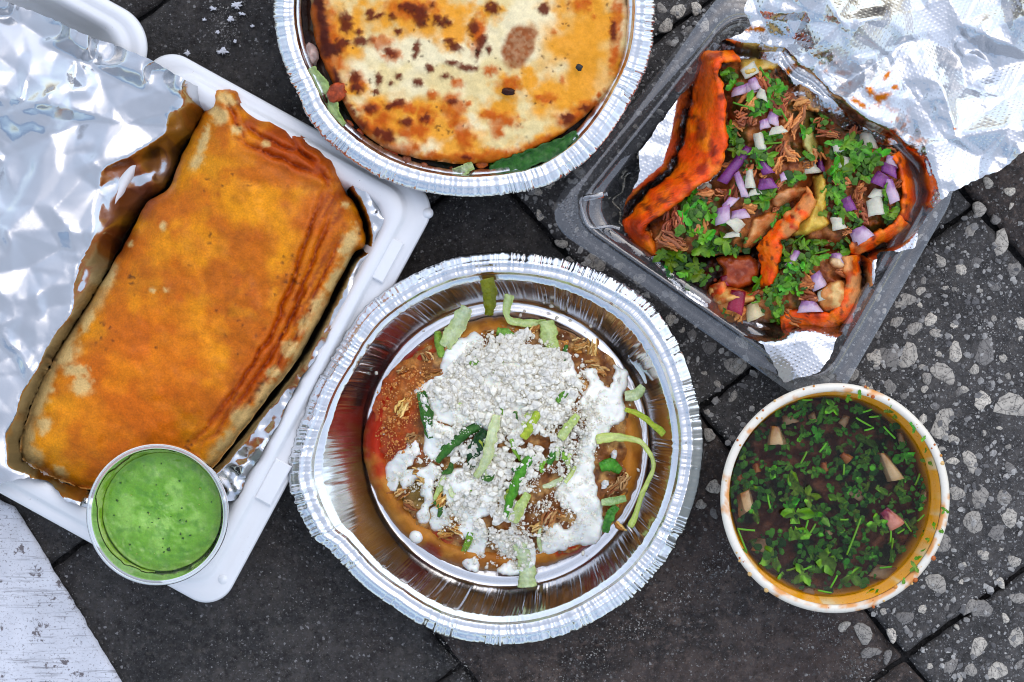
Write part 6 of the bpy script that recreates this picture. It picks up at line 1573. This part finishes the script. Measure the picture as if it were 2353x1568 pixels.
# sediment of meat deep in the broth
th = np.linspace(0, 2 * np.pi, 80, endpoint=False)
P = np.stack([1896 + 216 * np.cos(th), 1135 - 216 * np.sin(th)], 1)
px, py, d, V, F = patty(P, 7, lambda x, y, d: 43 + 4.5 * fbm(x / 34, y / 34, 6, 4), lambda x, y, d: 28 + 0 * x, 3)
c = mix(lin((120, 70, 44)), lin((70, 84, 34)), ss(-.1, .5, fbm(px / 44, py / 44, 7, 4)))
c = mix(c, lin((150, 100, 70)), ss(.1, .7, fbm(px / 20, py / 20, 9, 3)))
mk('meat_sediment', V, F, M['filling'], col=np.vstack([c, c]), label='brown meat and greens lying deep in the broth', cat='meat')
GBO = 'onion pieces in the broth'
OB = ((196, 172, 132), (164, 128, 86))
for k, (x, y, w, h, rot, dz, lab) in enumerate(Z6([(455, 435, 140, 120, .0, 0, 'largest tan onion cube floating at the upper left of the broth'), (1125, 620, 110, 190, .15, 0, 'tall pale onion piece floating at the right of the broth'), (268, 830, 130, 120, .6, 0, 'rounded grey white onion piece at the left of the broth'), (370, 1090, 130, 90, -.1, -1.5, 'tan onion piece at the lower left of the broth'), (1100, 1255, 170, 90, -.2, -.6, 'pale onion piece by the lower right wall of the broth'),
                                                  (530, 340, 110, 60, .2, -2, None), (868, 568, 70, 70, .8, -.6, 'orange tinted onion bit in the upper middle of the broth'), (742, 625, 50, 60, .4, -1, None), (862, 348, 60, 70, -.6, -1, None), (940, 790, 110, 60, -.6, -1.8, None), (650, 1365, 90, 40, -.3, -.5, None), (1335, 800, 50, 70, .1, -.5, 'small pinkish onion piece at the right wall of the broth'), (335, 630, 60, 60, .3, -1.5, None), (235, 690, 60, 70, .3, -2, None), (765, 1010, 50, 50, .4, -1.5, None), (670, 330, 50, 60, .4, -1.5, None), (1200, 460, 40, 90, .5, -1, None)])):
    tn = OB if k not in (6, 7, 12, 13) else ((206, 140, 60), (190, 110, 40))
    dice('onion_piece', x, y, LZ - 2.0 + dz, w * .34, h * .34, rot, tn, 800 + k, 3.0, label=lab or spot_label('small tan onion bit', x, y, [(q[0], q[1], q[2]) for q in Z6([(455, 435, 'the largest onion cube'), (1125, 620, 'the tall pale onion'), (268, 830, 'the rounded grey onion'), (920, 1040, 'the long green stalk'), (650, 1330, 'the bottom rim')])]), cat='onion', group=GBO)
x, y = Z6([(1140, 930)])[0]
dice('onion_piece', x, y, LZ - 1.4, 44, 48, .6, ((206, 150, 130), (130, 20, 66)), 830, 4, label='purple and pink onion piece at the right of the broth', cat='onion', group=GBO)
GBC = 'cilantro floating in the broth'
MK_B = Z6([(455, 435, 'the largest onion cube'), (1125, 620, 'the tall pale onion'), (268, 830, 'the rounded grey onion'), (370, 1090, 'the lower left onion'), (1100, 1255, 'the lower right onion'), (1140, 930, 'the purple onion'), (868, 568, 'the orange onion bit'), (760, 1165, 'the bottom leaf'), (570, 900, 'the big dark leaf'), (920, 1040, 'the long green stalk'), (800, 260, 'the top rim'), (1335, 800, 'the right cup wall')])
random.seed(9)
BIG = [(985, 465, 30), (690, 430, 20), (560, 760, 34), (570, 900, 40), (560, 1010, 34), (520, 850, 30), (700, 880, 30), (640, 800, 24), (820, 815, 24), (760, 1165, 38), (690, 1230, 24), (620, 1260, 30), (900, 1270, 26), (440, 1160, 28), (1220, 570, 26), (1210, 810, 22), (1070, 750, 20), (1060, 970, 20), (250, 560, 20), (270, 750, 18), (340, 920, 18), (760, 500, 16), (880, 1060, 16), (1250, 890, 16), (1260, 980, 16), (780, 1090, 22), (840, 980, 20), (940, 900, 18), (730, 310, 20), (800, 260, 22), (570, 265, 14), (780, 340, 18), (1000, 560, 18), (1020, 690, 16), (560, 1310, 16), (480, 600, 20), (600, 610, 18), (720, 640, 16)]
for (x, y, r) in Z6(BIG):
    leaf(x, y, LZ + rnd(-1.8, -.1), r * 1.4, spot_label('floating cilantro leaf', x, y, MK_B), GBC, .10)
for _ in range(110):
    a, q = rnd(0, 6.28), 222 * math.sqrt(random.random())
    x, y = 1900 + q * math.cos(a), 1137 + q * math.sin(a)
    leaf(x, y, LZ + rnd(-4.0, -.3), rnd(11, 24), spot_label('half sunk cilantro leaf', x, y, MK_B), GBC, .35)
for (x, y, L, rot) in Z6([(920, 1040, 80, 1.2), (275, 1000, 36, -.1), (980, 360, 40, -.5), (1040, 325, 22, .1), (1130, 420, 34, -.8), (640, 225, 24, 0), (860, 640, 22, 1.5), (1140, 1040, 24, 1.5), (1150, 1080, 22, 1.5), (800, 1310, 30, 1.1), (745, 1370, 30, -.2), (550, 1235, 24, .3), (635, 980, 28, 1.3), (670, 1000, 28, 1.0), (250, 1060, 50, -1.2), (410, 830, 30, -1.4), (1300, 700, 26, 1.2), (1240, 980, 26, -1.0), (735, 510, 24, .9), (620, 570, 28, 1.1), (1010, 400, 20, .3), (1110, 1225, 26, .1), (860, 940, 18, 0), (1320, 930, 20, .8), (1200, 1010, 18, .6), (640, 1230, 20, .4), (1000, 290, 20, .3)]):
    stem(x, y, LZ + .1, L * 1.1, rot, spot_label('floating cut cilantro stalk', x, y, MK_B), GBC)
BB = []
for _ in range(900):
    a, q = rnd(0, 6.28), 224 * math.sqrt(random.random())
    x, y = 1902 + q * math.cos(a), 1138 + q * math.sin(a)
    if vn(A(x / 40), A(y / 40), 7) > -.25: BB.append((x, y, LZ + rnd(-3.0, -.1), rnd(3, 9.5)))
bp = A(BB)
V, F = crumbs(W(bp[:, 0], bp[:, 1], bp[:, 2]), bp[:, 3] * S, 33, .16)
cb = mix(lin((104, 156, 40)), lin((46, 96, 22)), RNG.random(len(bp)))
mk('cilantro_bits', V, F, M['leaf'], col=np.repeat(cb, 12, 0), flat=True, label='finely chopped cilantro bits floating all over the broth', cat='cilantro', kind='stuff')
GBW = 'cilantro stuck on the cup wall'
for (x, y, r) in Z6([(1125, 290, 20), (1160, 320, 18), (1265, 375, 24), (1280, 400, 18), (1335, 460, 18), (1350, 520, 20), (1350, 590, 24), (1385, 610, 20), (1380, 940, 18), (1400, 980, 20), (1350, 1020, 20), (1370, 1060, 20), (1340, 1120, 22), (1310, 1170, 24), (1285, 1220, 24), (1220, 1295, 22), (950, 195, 22), (880, 210, 18), (1465, 880, 20), (1440, 1000, 20), (1010, 1372, 22), (1050, 1375, 18), (270, 1125, 14), (1140, 262, 12)]):
    a = math.atan2(y - 1145, x - 1918); q = math.hypot(x - 1918, y - 1145)
    zq = LZ + 1.2 + (q - 226) * .75
    leaf(x, y, min(zq, RZ + .6), r * .75, spot_label('wet cilantro leaf on the wall', x, y, Z6([(1125, 290, 'the upper right rim'), (1350, 560, 'the right rim'), (1400, 980, 'the lower right rim'), (1290, 1220, 'the lower right onion'), (950, 195, 'the top rim'), (1040, 1375, 'the bottom rim'), (270, 1125, 'the lower left rim')])), GBW, .35)
